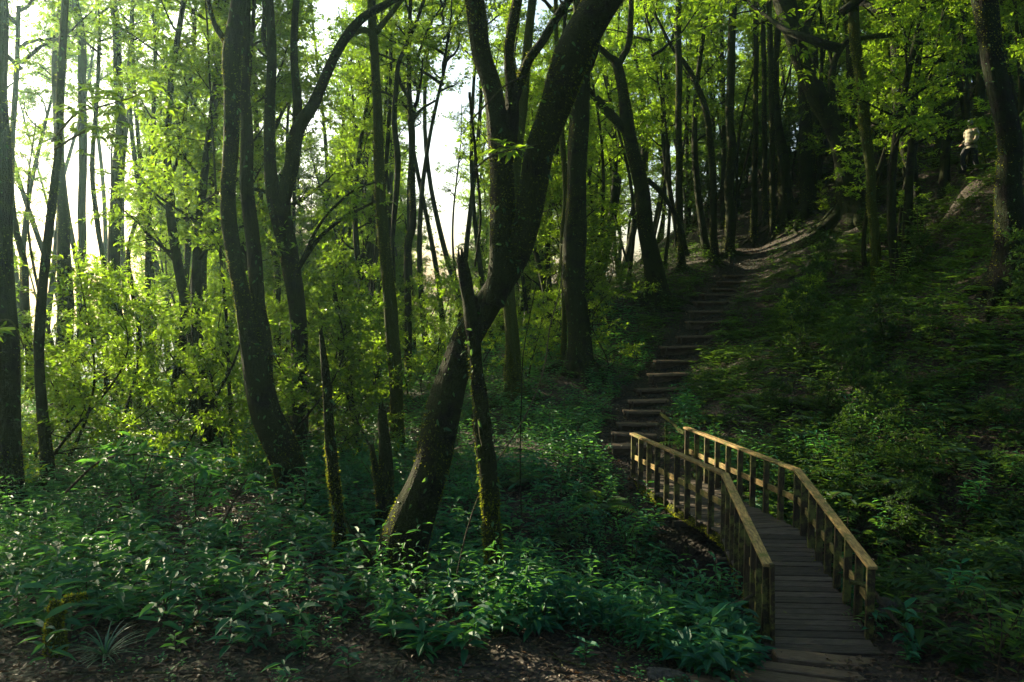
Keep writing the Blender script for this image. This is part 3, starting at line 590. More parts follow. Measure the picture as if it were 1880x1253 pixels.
L_TREES = [
 ('edge_tree', 'thick hazy trunk cut by the left edge of the view', [(35, 985, 62), (20, 926, 46), (18, 753, 36), (14, 616, 35), (6, 410, 30), (2, 200, 26), (0, 0, 24)], 13.5, 1, 5000),
 ('left_hazy_tree', 'slim dark trunk second from the left edge, leaning right as it rises', [(90, 985, 26), (88, 892, 23), (79, 770, 20), (74, 684, 18), (72, 600, 18), (79, 513, 16), (93, 410, 15), (100, 330, 14), (108, 240, 13)], 15.5, 2, 2500),
 ('left_hazy_tree', 'hazy straight trunk near the left edge with ragged leafy lower part', [(120, 720, 30), (118, 633, 28), (120, 547, 27), (117, 444, 22), (110, 309, 16), (103, 172, 14), (106, 69, 13), (113, 0, 13), (116, -50, 12)], 24, 3, 2500),
 ('left_hazy_tree', 'straight pale trunk standing against the bright glow, forking at the top', [(217, 745, 27), (216, 712, 22), (214, 616, 22), (211, 513, 21), (209, 427, 21), (218, 309, 21), (221, 206, 16), (214, 86, 14), (209, 0, 13), (206, -40, 12)], 26, 4, 4000),
 ('left_hazy_tree', 'thin straight stem between the pale forking trunk and the curvy stems', [(273, 700, 12), (271, 600, 11), (271, 513, 11), (274, 410, 10), (281, 309, 9), (283, 172, 7), (285, 51, 7), (271, 0, 5)], 26, 0, 1500),
 ('left_hazy_tree', 'thin curvy stem rising to the thinning top left of the twin-stemmed tree', [(332, 720, 14), (335, 633, 12), (340, 520, 11), (346, 430, 11), (342, 340, 9), (340, 292, 9), (340, 206, 8), (353, 120, 7), (360, 0, 6)], 25, 1, 1500),
 ('left_hazy_tree', 'stem with a kinked top immediately left of the twin-stemmed tree', [(356, 740, 16), (359, 633, 13), (371, 564, 13), (374, 479, 12), (386, 400, 11), (388, 343, 11), (395, 223, 10), (408, 172, 7), (412, 100, 6)], 23, 2, 2500),
 ('left_hazy_tree', 'stem slanting strongly to the right that crosses behind the kinked stem', [(318, 720, 13), (323, 695, 13), (340, 616, 12), (350, 547, 12), (358, 500, 11), (367, 461, 11), (385, 430, 9), (405, 405, 8), (430, 380, 6)], 21.5, 3, 2500),
 ('left_hazy_tree', 'very thin dark rod-like stem close against the left of the twin-stemmed tree', [(428, 820, 7), (425, 787, 7), (417, 616, 6), (408, 496, 6), (401, 427, 5), (396, 350, 4)], 17, 4, 0),
 ('left_hazy_tree', 'short visible section of trunk between the twin-stemmed and forked trees', [(508, 760, 16), (508, 705, 15), (509, 582, 14), (506, 480, 12), (480, 380, 10), (470, 200, 9)], 24, 0, 2000),
 ('left_hazy_tree', 'pale stem leaning in the glare just right of the edge trunk', [(54, 700, 14), (51, 616, 13), (45, 496, 12), (27, 410, 11), (20, 300, 10), (30, 150, 9)], 22, 1, 1500),
 ('left_hazy_tree', 'bent pale stem in front of the brightest patch of glare', [(196, 690, 10), (195, 616, 10), (192, 496, 9), (178, 410, 9), (170, 300, 8), (180, 150, 7)], 24, 2, 1500),
 ('left_hazy_tree', 'topmost left trunk ending in a knobbly fork among leaves', [(148, 640, 16), (150, 450, 14), (152, 250, 14), (150, 110, 14), (148, 51, 14), (138, 0, 12)], 30, 3, 0),
 ('left_hazy_tree', 'thin zigzag stem right of the pale forking trunk', [(256, 720, 9), (254, 600, 9), (240, 520, 8), (235, 470, 8), (245, 420, 7), (262, 380, 6)], 22, 4, 1000),
]
for i, (nm, lb, pts, Y, k, ms) in enumerate(L_TREES):
    TT(nm, lb, 'tree', pts, Y, moss=ms, moss_L=.04, ivy=ms // 10, k=k, sides=12, step=.16, crown_s=.8 if pts[0][2] > 10 else .5)
# dead stumps and poles
for nm, lb, pts, Y, ms in [
 ('dead_pole', 'tall thin dead pole with snapped pointed top, left of the straight sunlit tree', [(628, 1050, 24), (625, 1029, 23), (621, 960, 22), (614, 892, 22), (609, 822, 20), (604, 753, 17), (597, 684, 15), (591, 632, 11), (589, 614, 7)], 10.6, 4000),
 ('dead_pole', 'thin dead pole leaning left in the green glow, topless', [(652, 800, 13), (645, 740, 12), (635, 667, 12), (625, 599, 11), (617, 555, 8), (612, 525, 5)], 17, 2500),
 ('snapped_stump', 'twin snapped stump left of the leaning trunk, taller half to the right', [(702, 1000, 32), (706, 940, 28), (709, 880, 26), (708, 820, 22), (704, 780, 18), (702, 752, 14)], 12.5, 3000),
]:
    br = [dict(p=[(703, 945, 20), (697, 905, 17), (690, 865, 14), (685, 835, 11), (683, 816, 8)], y0=-.1)] if 'stump' in nm else []
    TT(nm, lb, 'dead tree', pts, Y, br, crown=False, extra=0, moss=ms, moss_L=.03, ivy=80, sides=12, step=.08, bump=.12, material='bark')

# ================================================================= fill trees (shared meshes)
g = np.random.default_rng(11)
def ok_sky(px, Y): return not (755 < px < 860 and Y > 26) and not (px < 330 and Y > 24 and g.random() < .55)
def hides(px, Y, s, kind):
    rp = {id(TALL): 2.4, id(MID): 1.9, id(LOW): 1.25, id(DARK): 1.25, id(POLE): .3}[id(kind)] * s * F / Y
    over = lambda a, b: px + rp > a and px - rp < b
    if Y < 36 and over(1175, 1400): return True                       # keep the steps in view
    if Y < 27.5 and over(1768, 1800) and kind is not LOW: return True   # and the walker
    if Y > 24 and kind is LOW and px < 280 and px > -40: return True
    if kind is LOW or kind is POLE or kind is DARK: return False
    if Y > 20 and over(790, 826): return True                         # sky gap
    if Y > 15 and (over(22, 80) or over(158, 250)) and (kind is MID or over(34, 64) or over(188, 216)) : return True       # glow at far left
    return False
def zone(px):
    return 0 if px < 560 else (1 if px < 1110 else 2)
ZT = [('tall leafy forest tree in the hazy background left of the V-forked dark tree', 'tall background trees on the left'),
      ('tall leafy forest tree in the background behind the leaning trunk', 'tall background trees in the middle'),
      ('tall thin-stemmed tree massed on the ridge behind the head of the steps', 'tall background trees on the ridge')]
ZM = [('small bright-leaved understory tree glowing among the left background trunks', 'understory trees on the left'),
      ('small bright-leaved understory tree behind the leaning trunk and the bank', 'understory trees in the middle'),
      ('small dark understory tree on the wooded slope right of the steps', 'understory trees on the right')]
ZL = [('leafy shrub in the shaded thicket below the left background trunks', 'shrubs on the left'),
      ('leafy shrub behind the leaning trunk at the foot of the bank', 'shrubs in the middle'),
      ('leafy shrub scattered over the dark slope right of the bridge and steps', 'shrubs on the right slope')]
placed = []
SUN_AZ, SUN_EL = R(-47), R(21)      # azimuth from +Y (view axis), negative = to the left
# clearings that let the low sun through to the places it reaches in the photograph
LIT = [P(*q) for q in [(1380, 452, 37), (1450, 430, 37), (1150, 590, 26), (1240, 660, 25), (1215, 720, 21), (1500, 960, 10.5), (1331, 900, 11.4), (1420, 850, 12), (1604, 470, 24.6), (1300, 790, 15), (1380, 840, 13.4), (1250, 825, 13), (1190, 800, 15), (1130, 650, 25), (1050, 800, 17.5), (1000, 860, 15.5), (1370, 680, 20), (1600, 440, 24.6), (1600, 500, 24.6), (1684, 390, 27.5), (1040, 600, 23.3), (925, 660, 20.8), (718, 700, 18.8), (560, 700, 16.3), (1090, 690, 22.5), (1130, 600, 27), (150, 600, 24), (250, 700, 22), (60, 560, 30), (400, 540, 28), (480, 640, 24), (620, 580, 24), (650, 430, 28), (680, 720, 21), (800, 640, 26)]]
def blocks(x, y, z, s, kind):
    rad, lo, hi = {id(TALL): (2.6, 6.5, 18), id(MID): (1.9, 1.5, 9.5), id(LOW): (1.2, .3, 4), id(DARK): (1.2, .3, 3.5), id(POLE): (1.5, 11, 18)}[id(kind)]; c, s_ = math.cos(SUN_AZ), math.sin(SUN_AZ)
    for p in LIT:
        dx, dy = x - p[0], y - p[1]; along = dx * s_ + dy * c; perp = abs(dx * c - dy * s_)
        if along > -.5 and perp < rad * s * .62:
            h = p[2] + along * math.tan(SUN_EL) - z
            if lo * s - .5 < h < hi * s: return True
    return False
def scatter(n, kind, pxr, Yr, sr, name, cat, Z, mind=1.2, power=1.):
    c = 0; tries = 0
    while c < n and tries < n * 30:
        tries += 1
        px = g.uniform(*pxr); Y = Yr[0] + (Yr[1] - Yr[0]) * g.random() ** power
        if not ok_sky(px, Y): continue
        x = (px - 940) / F * Y
        if path_dist(np.array([x]), np.array([Y]))[0] < (1.7 if kind is not LOW else 1.4): continue
        if any((x - a) ** 2 + (Y - b) ** 2 < mind ** 2 for a, b in placed): continue
        sc_ = g.uniform(*sr)
        if blocks(x, Y, gz(x, Y), sc_, kind) or hides(px, Y, sc_, kind): continue
        placed.append((x, Y)); c += 1; z_ = zone(px)
        put_tree(kind, int(g.integers(4)), x, Y, sc_, g.uniform(0, 6.28), name, Z[z_][0], cat, Z[z_][1], g.uniform(.9, 1.15))
scatter(48, TALL, (-150, 740), (30, 75), (.6, 1.15), 'forest_tree', 'tree', ZT)
scatter(40, TALL, (600, 1120), (33, 75), (.55, 1.0), 'forest_tree', 'tree', ZT)
scatter(62, TALL, (1080, 2000), (37, 64), (.6, 1.), 'forest_tree', 'tree', ZT, 1.0)
ZP = [('slim straight bare-stemmed tree among the far trunks on the left', 'slim far trunks on the left'), ('slim straight bare-stemmed tree behind the leaning trunk', 'slim far trunks in the middle'), ('slim straight bare-stemmed tree crowding the ridge above the steps', 'slim far trunks on the ridge')]
scatter(34, POLE, (-20, 740), (24, 46), (.5, .95), 'slim_trunk_tree', 'tree', ZP, .9)
scatter(14, POLE, (860, 1200), (30, 46), (.5, .9), 'slim_trunk_tree', 'tree', ZP, .9)
scatter(70, POLE, (1190, 1960), (36.5, 52), (.45, .95), 'slim_trunk_tree', 'tree', ZP, .7)
scatter(16, POLE, (1620, 1960), (26, 36), (.4, .8), 'slim_trunk_tree', 'tree', ZP, .9)
scatter(9, TALL, (1640, 1960), (23, 37), (.6, .9), 'forest_tree', 'tree', [None, None, ('thin dark tree crowding the black upper right slope', 'dark trees on the upper right slope')], 1.5)
scatter(12, MID, (1560, 1960), (24, 37), (.7, 1.1), 'understory_tree', 'tree', ZM, 1.)
scatter(16, TALL, (60, 760), (18, 31), (.48, .68), 'slim_tree', 'tree', [('slim leafy tree between the twin-stemmed tree and the far trees', 'slim leafy trees on the left')] * 3, 1.2)
scatter(9, MID, (880, 1090), (25, 34), (.8, 1.2), 'understory_tree', 'tree', ZM, 1.)
scatter(30, MID, (-60, 720), (19, 50), (.8, 1.3), 'understory_tree', 'tree', ZM)
scatter(14, MID, (600, 1000), (27, 45), (.5, .8), 'understory_tree', 'tree', ZM)
for i, (px, Y) in enumerate([(700, 88), (730, 95), (752, 84), (775, 98), (800, 90), (822, 82), (848, 96), (870, 86), (715, 108), (762, 112), (810, 108), (835, 114), (900, 92), (680, 100)]):
    put_tree(TALL, i, (px - 940) / F * Y, Y, .8 + .05 * (i % 4), i * 1.1, 'distant_tree', 'distant hazy treetop showing low in the bright sky gap', 'tree', 'distant trees in the sky gap', .95)
scatter(36, MID, (1060, 1950), (33, 52), (.8, 1.3), 'understory_tree', 'tree', ZM, 1.0)
scatter(55, LOW, (-60, 700), (15, 36), (.6, 1.1), 'shrub', 'shrub', ZL, .9)
scatter(30, LOW, (600, 1180), (22, 36), (.5, 1.), 'shrub', 'shrub', ZL, .9)
scatter(40, DARK, (1395, 1960), (12.5, 30), (.2, .5), 'slope_shrub', 'shrub', [None, None, ('low leafy shrub, its leaf colour darkened for shade, on the slope right of the bridge and steps', 'dark shrubs on the shaded slope')], .7)
scatter(9, DARK, (1650, 1960), (9.5, 14), (.16, .3), 'slope_shrub', 'shrub', [None, None, ('low leafy shrub, its leaf colour darkened for shade, on the slope right of the bridge and steps', 'dark shrubs on the shaded slope')], .6)
scatter(44, DARK, (1230, 1980), (40, 52), (.9, 1.6), 'ridge_shrub', 'shrub', [None, None, ('dark shrub closing the view between the trunks on the ridge crest', 'dark shrubs on the ridge crest')], .9)
for i, (px, Y, s_) in enumerate([(785, 34, 1.05), (812, 38, 1.1), (845, 33, 1.), (868, 37, 1.1), (760, 40, 1.1)]):
    put_tree(POLE, i, (px - 940) / F * Y, Y, s_, i * 1.7, 'slim_trunk_tree', 'tall bare-stemmed tree whose crown closes the top of the bright sky gap', 'tree', 'trees in the sky gap')
for i, (px, Y, s_) in enumerate([(-20, 34, 1.1), (25, 40, 1.25), (65, 33, 1.05), (100, 44, 1.3), (140, 36, 1.15), (175, 48, 1.35), (205, 33, 1.05), (240, 40, 1.25), (275, 35, 1.1), (310, 46, 1.3), (345, 38, 1.2), (385, 43, 1.25), (590, 36, 1.1), (640, 42, 1.2), (560, 48, 1.3)]):
    put_tree(POLE, i + 1, (px - 940) / F * Y, Y, s_, i * 1.9, 'slim_trunk_tree', 'tall bare-stemmed tree whose high crown roofs the bright far left', 'tree', 'high-crowned trees before the glow')
c_, s__ = math.cos(SUN_AZ), math.sin(SUN_AZ); tk = 0
for (x0, y0) in [(7, 14.5), (9.5, 17), (12, 20), (8, 20), (6, 11), (14, 24), (10.5, 13), (12.5, 16), (16, 22), (17, 27), (14, 30), (5, 9)]:  # trees added along the sun direction to shade the right slope
    for t in (24, 30, 37, 45):
        x, y = x0 + s__ * t + g.normal(0, .5), y0 + c_ * t + g.normal(0, .5); px = 940 + F * x / y; sc_ = g.uniform(.7, .95)
        if px > 1165 or hides(px, y, sc_, TALL) or any((x - a) ** 2 + (y - b) ** 2 < 1.6 for a, b in placed): continue
        if blocks(x, y, gz(x, y), sc_ * .8, TALL): continue
        placed.append((x, y)); z_ = zone(px); tk += 1
        put_tree(TALL, tk, x, y, sc_, tk * 1.7, 'forest_tree', ZT[z_][0], 'tree', ZT[z_][1])
print('shade trees', tk)
scatter(8, LOW, (1400, 1950), (20, 40), (.25, .5), 'shrub', 'shrub', ZL, .9)

# unseen canopy trees added beside and behind the viewpoint; their crowns shade the trail
for i, (x, y, s_) in enumerate([(-12, 9, .95), (-20, 12, 1.), (-8, 1, 1.), (-21, 26, 1.), (-7, -6, 1.), (2, -6, 1.05), (7, -1, 1.), (12, 1, 1.05), (13.5, 6, 1.), (17, 11, 1.), (19, 16, 1.), (25, 22, 1.), (29, 30, 1.), (7, -11, 1.), (-13, -5, 1.), (10.5, -5, 1.1), (22, 12, 1.1), (5, -2.5, 1.1), (10.8, 10.5, 1.), (14, 15, 1.05), (17, 20.5, 1.05), (8.8, 6.3, 1.05), (21, 26, 1.1)]):
    put_tree(TALL, i, x, y, s_, i * 1.3, 'shade_canopy_tree', 'unseen tall canopy tree added outside the view to shade the trail', 'tree', 'unseen shade trees added around the viewpoint')

for i, (x, y, s_) in enumerate([(-14.2, 19, 1.), (-17, 22.5, 1.1), (-12.2, 15.5, .9), (-19, 25.5, 1.1), (-10.2, 12.4, .8), (-21, 24, 1.2), (-10.4, 10, .9), (-13.5, 12.3, 1.1), (-16.5, 14.5, 1.2), (-12.5, 9.5, 1.1), (-19, 18, 1.3)]):  # trees added out of view to keep sun off the left foreground
    put_tree(MID, i, x, y, s_, i * 1.3, 'understory_tree', 'understory tree added outside the left edge of the view to shade the left foreground', 'tree', 'understory trees added beyond the left edge for shade')

# ================================================================= forest-floor cover (stuff)
def herbs(acc, x, y, h, m_, L, ratio=.36, big=True, flat=.12, z=None, gg=g, tintb=0.):
    N = len(x); z = ground(x, y) if z is None else z
    lean = gg.normal(0, .12, (N, 2)); k = np.arange(m_)[None] + np.zeros((N, 1))
    t = 1 - (k // 2) * (.8 / (m_ / 2)) ; ang = (k // 2) * 1.3 + (k % 2) * np.pi + gg.uniform(0, 6.28, (N, 1)) + gg.normal(0, .25, k.shape)
    hh = h[:, None] * t
    pos = np.stack([x[:, None] + lean[:, :1] * hh, y[:, None] + lean[:, 1:] * hh, z[:, None] + hh], -1)
    d = np.stack([np.cos(ang), np.sin(ang), flat + gg.normal(0, .18, k.shape)], -1)
    pos = pos + d * .015; LL = L[:, None] * gg.uniform(.65, 1.15, k.shape) * (1.05 - .25 * (t < .95)) 
    up = nrm(np.array([0, 0, 1.]) + gg.normal(0, .2, pos.shape))
    tint = np.clip(tintb + gg.uniform(0, .7, (N, 1)) + gg.uniform(0, .3, k.shape), 0, 1)
    leaves(acc, pos.reshape(-1, 3), d.reshape(-1, 3), up.reshape(-1, 3), LL.ravel(), LL.ravel() * ratio, big=big, tint=tint.ravel())
    # stem
    b = np.stack([x, y, z - .03], -1); tp = b + np.c_[lean * h[:, None], h + .03]; w = np.array([.004, 0, 0]); w2 = np.array([0, .004, 0])
    V = np.stack([b - w, b + w, b + w2 * 2, tp], 1).reshape(-1, 3); bi = np.arange(N)[:, None] * 4
    acc.add(V, np.concatenate([bi + [0, 1, 3], bi + [1, 2, 3], bi + [2, 0, 3]]), 1, .3)
def ferns(acc, x, y, nf, L, gg=g, pin=11, z=None):
    z = ground(x, y) if z is None else z
    for i in range(len(x)):
        n = int(nf); az = gg.uniform(0, 6.28) + np.arange(n) * 6.283 / n + gg.normal(0, .25, n); el = gg.uniform(.5, 1.1, n); l = L[i] * gg.uniform(.7, 1.1, n)
        t = np.linspace(.12, 1, pin)[None]; hx = np.cos(az)[:, None]; hy = np.sin(az)[:, None]
        r = l[:, None] * (t * np.cos(el)[:, None] + .25 * t ** 2); zz = l[:, None] * (t * np.sin(el)[:, None] - .62 * t ** 2)
        pos = np.stack([x[i] + hx * r, y[i] + hy * r, z[i] + zz + .02], -1)
        tan = nrm(np.gradient(pos, axis=1)); up = np.array([0, 0, 1.]); sd = nrm(np.cross(tan, up)); pl = l[:, None] * .26 * np.sin(np.pi * np.clip(t * .9 + .12, 0, 1)) ** .8 + .01
        for s_ in (-1, 1):
            leaves(acc, pos.reshape(-1, 3), (sd * s_ + tan * .35 + np.array([0, 0, -.1])).reshape(-1, 3), np.broadcast_to(up, (pos.size // 3, 3)), (pl + 0 * t).ravel(), (pl * .3).ravel() + .004, tint=np.full(pos.size // 3, gg.uniform(0, 1)))
        w = sd * .004; q = pos
        V = np.stack([q - w, q + w], 2).reshape(-1, 3); m_ = pin; T = []
        for f in range(n):
            for j in range(m_ - 1):
                a = (f * m_ + j) * 2; T += [[a, a + 1, a + 3], [a, a + 3, a + 2]]
        acc.add(V, np.array(T), 1, .3)
def cand(n, Y0, Y1, pxr=(-60, 1940), pw=1.):
    Y = Y0 + (Y1 - Y0) * g.random(n) ** pw; px = g.uniform(*pxr, n); return (px - 940) / F * Y, Y, px
def patch(x, y, s=.9, ph=0.): return np.sin(x * s + ph) * np.sin(y * s * .83 + 1 + ph) + .6 * np.sin(x * s * 2.3 + y * 1.1 + ph) * np.sin(y * s * 1.9 - x + ph)
a = Acc(); aS = Acc()
def herbs2(x, y, h, m_, L, **kw):
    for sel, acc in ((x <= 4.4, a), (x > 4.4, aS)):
        if sel.any(): herbs(acc, x[sel], y[sel], h[sel], m_, L[sel], **kw)
# near
x, y, px = cand(9000, 6.6, 16, pw=.85); pd = path_dist(x, y)
bare = (y < np.where((px > 640) & (px < 1300), 8.25, 8.0) + .45 * np.sin(x * 2.1)) & (px > 520) & (px < 1900)
k_ = (pd > .74) & ~bare & (g.random(len(x)) < np.where(px > 1350, .6, np.where(px < 520, .34, .5)) * np.clip(.75 + .5 * patch(x, y), .08, 1))
k_ &= ~((y < 7.5) & (px < 520) & (g.random(len(x)) < .8)); k_ &= ~((y < 7.7) & (px < 330) & (g.random(len(x)) < .85))
x, y = x[k_], y[k_]; herbs2(x, y, g.uniform(.12, .55, len(x)), 12, g.uniform(.10, .21, len(x)) * np.clip(2.1 - y * .07, 1, 1.6), tintb=-.1)
# middle
x, y, px = cand(11000, 15, 26); pd = path_dist(x, y)
k_ = (pd > .8) & (g.random(len(x)) < np.where(px > 1300, .5, .95) * np.clip(.8 + .5 * patch(x, y), .1, 1)); x, y = x[k_], y[k_]
herbs2(x, y, g.uniform(.15, .6, len(x)), 12, g.uniform(.10, .19, len(x)) * np.where(x > 4, 1.3, 1), big=False)
x, y, px = cand(13000, 25, 48); pd = path_dist(x, y)
k_ = (pd > .8) & (g.random(len(x)) < np.where(px > 1300, .5, .9)); x, y = x[k_], y[k_]
herbs2(x, y, g.uniform(.2, .8, len(x)), 10, g.uniform(.14, .24, len(x)), big=False)
x, y, px = cand(9000, 6.6, 15, pw=.9); pd = path_dist(x, y); k_ = (pd > .8) & (g.random(len(x)) < np.clip(.4 + .6 * patch(x, y, 1.3, 2.), 0, 1) * np.where(y < 8.3, .25, 1)); x, y = x[k_], y[k_]
herbs2(x, y, g.uniform(.04, .16, len(x)), 8, g.uniform(.03, .07, len(x)), ratio=.6, big=False, tintb=.1)
x, y, px = cand(1500, 8.2, 16); pd = path_dist(x, y); k_ = (pd > .9) & (patch(x, y, .7, 4.) > .1) & ~((y < 8.3) & (px > 520)); x, y = x[k_], y[k_]
herbs(a, x, y, g.uniform(.4, .95, len(x)), 16, g.uniform(.10, .17, len(x)), ratio=.3, big=True, flat=-.05, tintb=.05)
tag(a.build('ground_cover', [M['leaf_ground'], M['twig']]), 'dense low broad-leaved herbs carpeting the forest floor and banks', 'ground cover', kind='stuff')
tag(aS.build('slope_cover', [M['leaf_slope_shade'], M['twig']]), 'sparse herbs, darkened in colour for the shade, on the slope right of the bridge and steps', 'ground cover', kind='stuff')
a = Acc()
x, y, px = cand(1900, 9, 34); pd = path_dist(x, y); k_ = (pd > .9) & (g.random(len(x)) < np.where(px > 1200, .9, .2)); x, y = x[k_], y[k_]
ferns(a, x, y, 7, g.uniform(.35, .75, len(x)) * np.where(x > 4, 1.2, 1))
tag(a.build('fern_cover', [M['leaf_fern'], M['twig']]), 'low ferns scattered through the ground cover on both slopes', 'ferns', kind='stuff')
# litter
a = Acc()
n = 26000; x, y, px = cand(n, 6.2, 15, pw=.8); z = ground(x, y); dx, dy = (ground(x + .1, y) - z) / .1, (ground(x, y + .1) - z) / .1
nn = nrm(np.stack([-dx, -dy, np.ones(n)], -1) + g.normal(0, .28, (n, 3))); d = nrm(np.cross(nn, g.normal(0, 1, (n, 3)))); L = g.uniform(.03, .11, n)
keep = ~((path_dist(x, y) < .62) & (y > 8.6)) & ~((y > 9.6) & (path_dist(x, y) < 3) & (g.random(n) < .8))
leaves(a, (np.stack([x, y, z + g.uniform(.004, .03, n)], -1))[keep], d[keep], nn[keep], L[keep], L[keep] * .5, big=True)
x, y, px = cand(24000, 15, 40, (1050, 1900)); k_ = path_dist(x, y) < g.uniform(.3, 2.6, len(x)); x, y = x[k_], y[k_]; n = len(x); z = ground(x, y); nn = nrm(np.array([0, 0, 1.]) + g.normal(0, .4, (n, 3))); d = nrm(np.cross(nn, g.normal(0, 1, (n, 3)))); L = g.uniform(.05, .13, n)
leaves(a, np.stack([x, y, z + g.uniform(.004, .03, n)], -1), d, nn, L, L * .5)
for i in range(420):
    Y_ = g.uniform(6.4, 15); px_ = g.uniform(0, 1880); x0 = (px_ - 940) / F * Y_; az = g.uniform(0, 3.14); ln = g.uniform(.15, .8)
    if path_dist(np.array([x0]), np.array([Y_]))[0] < .9: continue
    tq = np.linspace(-.5, .5, 5) * ln; X_, Yq = x0 + np.cos(az) * tq + g.normal(0, .01, 5), Y_ + np.sin(az) * tq + g.normal(0, .01, 5)
    a.add(*tube(np.c_[X_, Yq, ground(X_, Yq) + .02 + g.uniform(0, .05)], g.uniform(.003, .011), 5), 1, .5)
for p_, w_, d_ in STEPS:
    n_ = 26; q_ = np.c_[p_[0] + g.uniform(-.8, .8, n_) * w_, p_[1] + g.uniform(-.35, .2, n_), np.full(n_, p_[2] + .05)]; L = g.uniform(.04, .09, n_)
    leaves(a, q_, g.normal(0, 1, (n_, 3)) * [1, 1, .15], nrm(np.array([0, 0, 1.]) + g.normal(0, .2, (n_, 3))), L, L * .5)
tag(a.build('leaf_litter', [M['litter'], M['twig']]), 'brown dead leaves littering the bare soil and trail', 'leaf litter', kind='stuff')

# ================================================================= bridge
def at(px, py, Y): return P(px, py, Y)
LR = [at(1408, 1031, 8.85), at(1331, 869, 11.3), at(1163, 796, 15.5)]
RR = [at(1599, 1036, 8.9), at(1464, 861, 11.7), at(1262, 785, 15.7)]
H = .90
bp = (LR[0] + RR[0]) / 2; bp = bp - [0, 0, H]
B = empty('footbridge', bp); tag(B, 'arched narrow wooden footbridge with slatted post railings crossing the gully to the steps', 'footbridge')
def seg_posts(p, q, n, skip_first=False):
    return [p + (q - p) * t for t in np.linspace(0, 1, n)[(1 if skip_first else 0):]]
gb = np.random.default_rng(5)
for side, RL in (('l', LR), ('r', RR)):
    for si in range(2):
        p, q = RL[si] - bp, RL[si + 1] - bp; d = q - p; ln = np.linalg.norm(d); u = d / ln; fr = frame(u)
        e0 = .06 if si == 0 else .015; e1 = .015 if si == 0 else .08
        a = Acc(); c = (p + q) / 2 + u * (e1 - e0) / 2 - fr[:, 2] * .02; box(a, c, (.115, ln + e0 + e1, .042), fr, bev=.007, tint=gb.uniform(.3, .9)); a.build('top_rail', M['wood'], B)
        a = Acc(); mh = .47; c = (p + q) / 2 - np.array([0, 0, mh]); box(a, c + fr[:, 0] * .022, (.03, ln - .02, .095), fr, bev=.004, tint=gb.uniform(.5, 1)); a.build('mid_rail', M['wood'], B)
        n = 9 if si == 0 else 10
        for j, pt in enumerate(seg_posts(p, q, n, si == 1)):
            ux = nrm(np.array([u[0], u[1], 0])); hx = nrm(np.cross(ux, [0, 0, 1.]))
            tw = gb.normal(0, .02); hx = nrm(hx + ux * tw); fr2 = np.c_[hx, nrm(np.cross([0, 0, 1.], hx)), [0, 0, 1.]]
            hgt = H - .045 + (.12 if True else 0)
            a = Acc(); box(a, pt + np.array([gb.normal(0, .003), 0, -.045 - hgt / 2]), (.092, .046, hgt), fr2, bev=.004, tint=gb.uniform(.1, 1)); a.build('post', M['post'], B)
# doubled end post on the left
a = Acc(); box(a, LR[0] - bp + np.array([.05, -.07, -.5]), (.05, .05, 1.0), np.c_[[1, 0, .03], [0, 1, 0], [-.03, 0, 1]], tint=.4); a.build('post', M['post'], B)
# deck
a = Acc(); CL = [(LR[i] + RR[i]) / 2 - bp - np.array([0, 0, H]) for i in range(3)]
CL[0] = CL[0] - nrm(CL[1] - CL[0]) * .25; CL[2] = CL[2] + nrm(CL[2] - CL[1]) * .35
for i in range(2):
    p, q = CL[i], CL[i + 1]; ln = np.linalg.norm(q - p); u = (q - p) / ln; fr = frame(u); s_ = 0
    fr2 = np.c_[fr[:, 0] * [1, 1, 0], fr[:, 1], fr[:, 2]]
    while s_ < ln - .05:
        w = gb.uniform(.10, .15); c = p + u * (s_ + w / 2) + fr[:, 2] * gb.normal(-.016, .003)
        tw = gb.normal(0, .012); rot = np.array([[math.cos(tw), -math.sin(tw), 0], [math.sin(tw), math.cos(tw), 0], [0, 0, 1]])
        box(a, c + fr[:, 0] * gb.normal(0, .012), (1.22 + gb.uniform(-.03, .05), w - .011, .032), rot @ fr, tint=gb.uniform(0, 1), bev=.006); s_ += w
a.build('deck', M['deck'], B)
# mossy carrying logs
for off in (-.5, .5):
    a = Acc(); pts = [CL[0] + [off, .1, -.16], (CL[0] + CL[1]) / 2 + [off, 0, -.15], CL[1] + [off, 0, -.15], (CL[1] + CL[2]) / 2 + [off, 0, -.15], CL[2] + [off, -.1, -.16]]
    sp_ = spline(pts, .12); V, T = tube(sp_, .105, 12, .08, 3 + int(off * 2)); a.add(V, T, smooth=True); lg = a.build('support_log', M['bark_moss'], B)
    p, nn = surf_scatter(V, T, 5000, gb); a = Acc(); L = gb.uniform(.015, .05, len(p)); leaves(a, p, nn + gb.normal(0, .5, p.shape), gb.normal(0, 1, p.shape), L, L * .4); a.build('moss', M['moss'], lg)
# crosspieces under the deck
for t in (.15, .5, .9, 1.35, 1.8):
    i = 0 if t < 1 else 1; c = CL[i] + (CL[i + 1] - CL[i]) * (t - i) - np.array([0, 0, .30]); a = Acc(); box(a, c, (1.4, .09, .09), None, tint=.3); a.build('crossbeam', M['deck'], B)
# rustic pole handrail beyond the bridge
h0, h1, h2 = at(1213, 760, 17.6), at(1236, 778, 16.9), at(1259, 797, 16.0)
e = empty('pole_handrail', (h1[0], h1[1], gz(h1[0], h1[1]))); tag(e, 'bent mossy pole handrail on one post beyond the far end of the bridge', 'handrail'); o = np.array(e.location)
Acc().add(*tube(spline([h0 - o, h1 - o, (h1 + h2) / 2 - o - [0, 0, .03], h2 - o], .08), .042, 9, .1, 2), smooth=True).build('rail', M['bark_moss'], e)
pb_ = at(1222, 775, 17.2) - o; Acc().add(*tube(spline([pb_ + [0, 0, .02], pb_ + [.02, 0, -.4], pb_ + [0, 0, -1.0]], .1), .032, 8, .1, 4), smooth=True).build('post', M['bark_moss'], e)

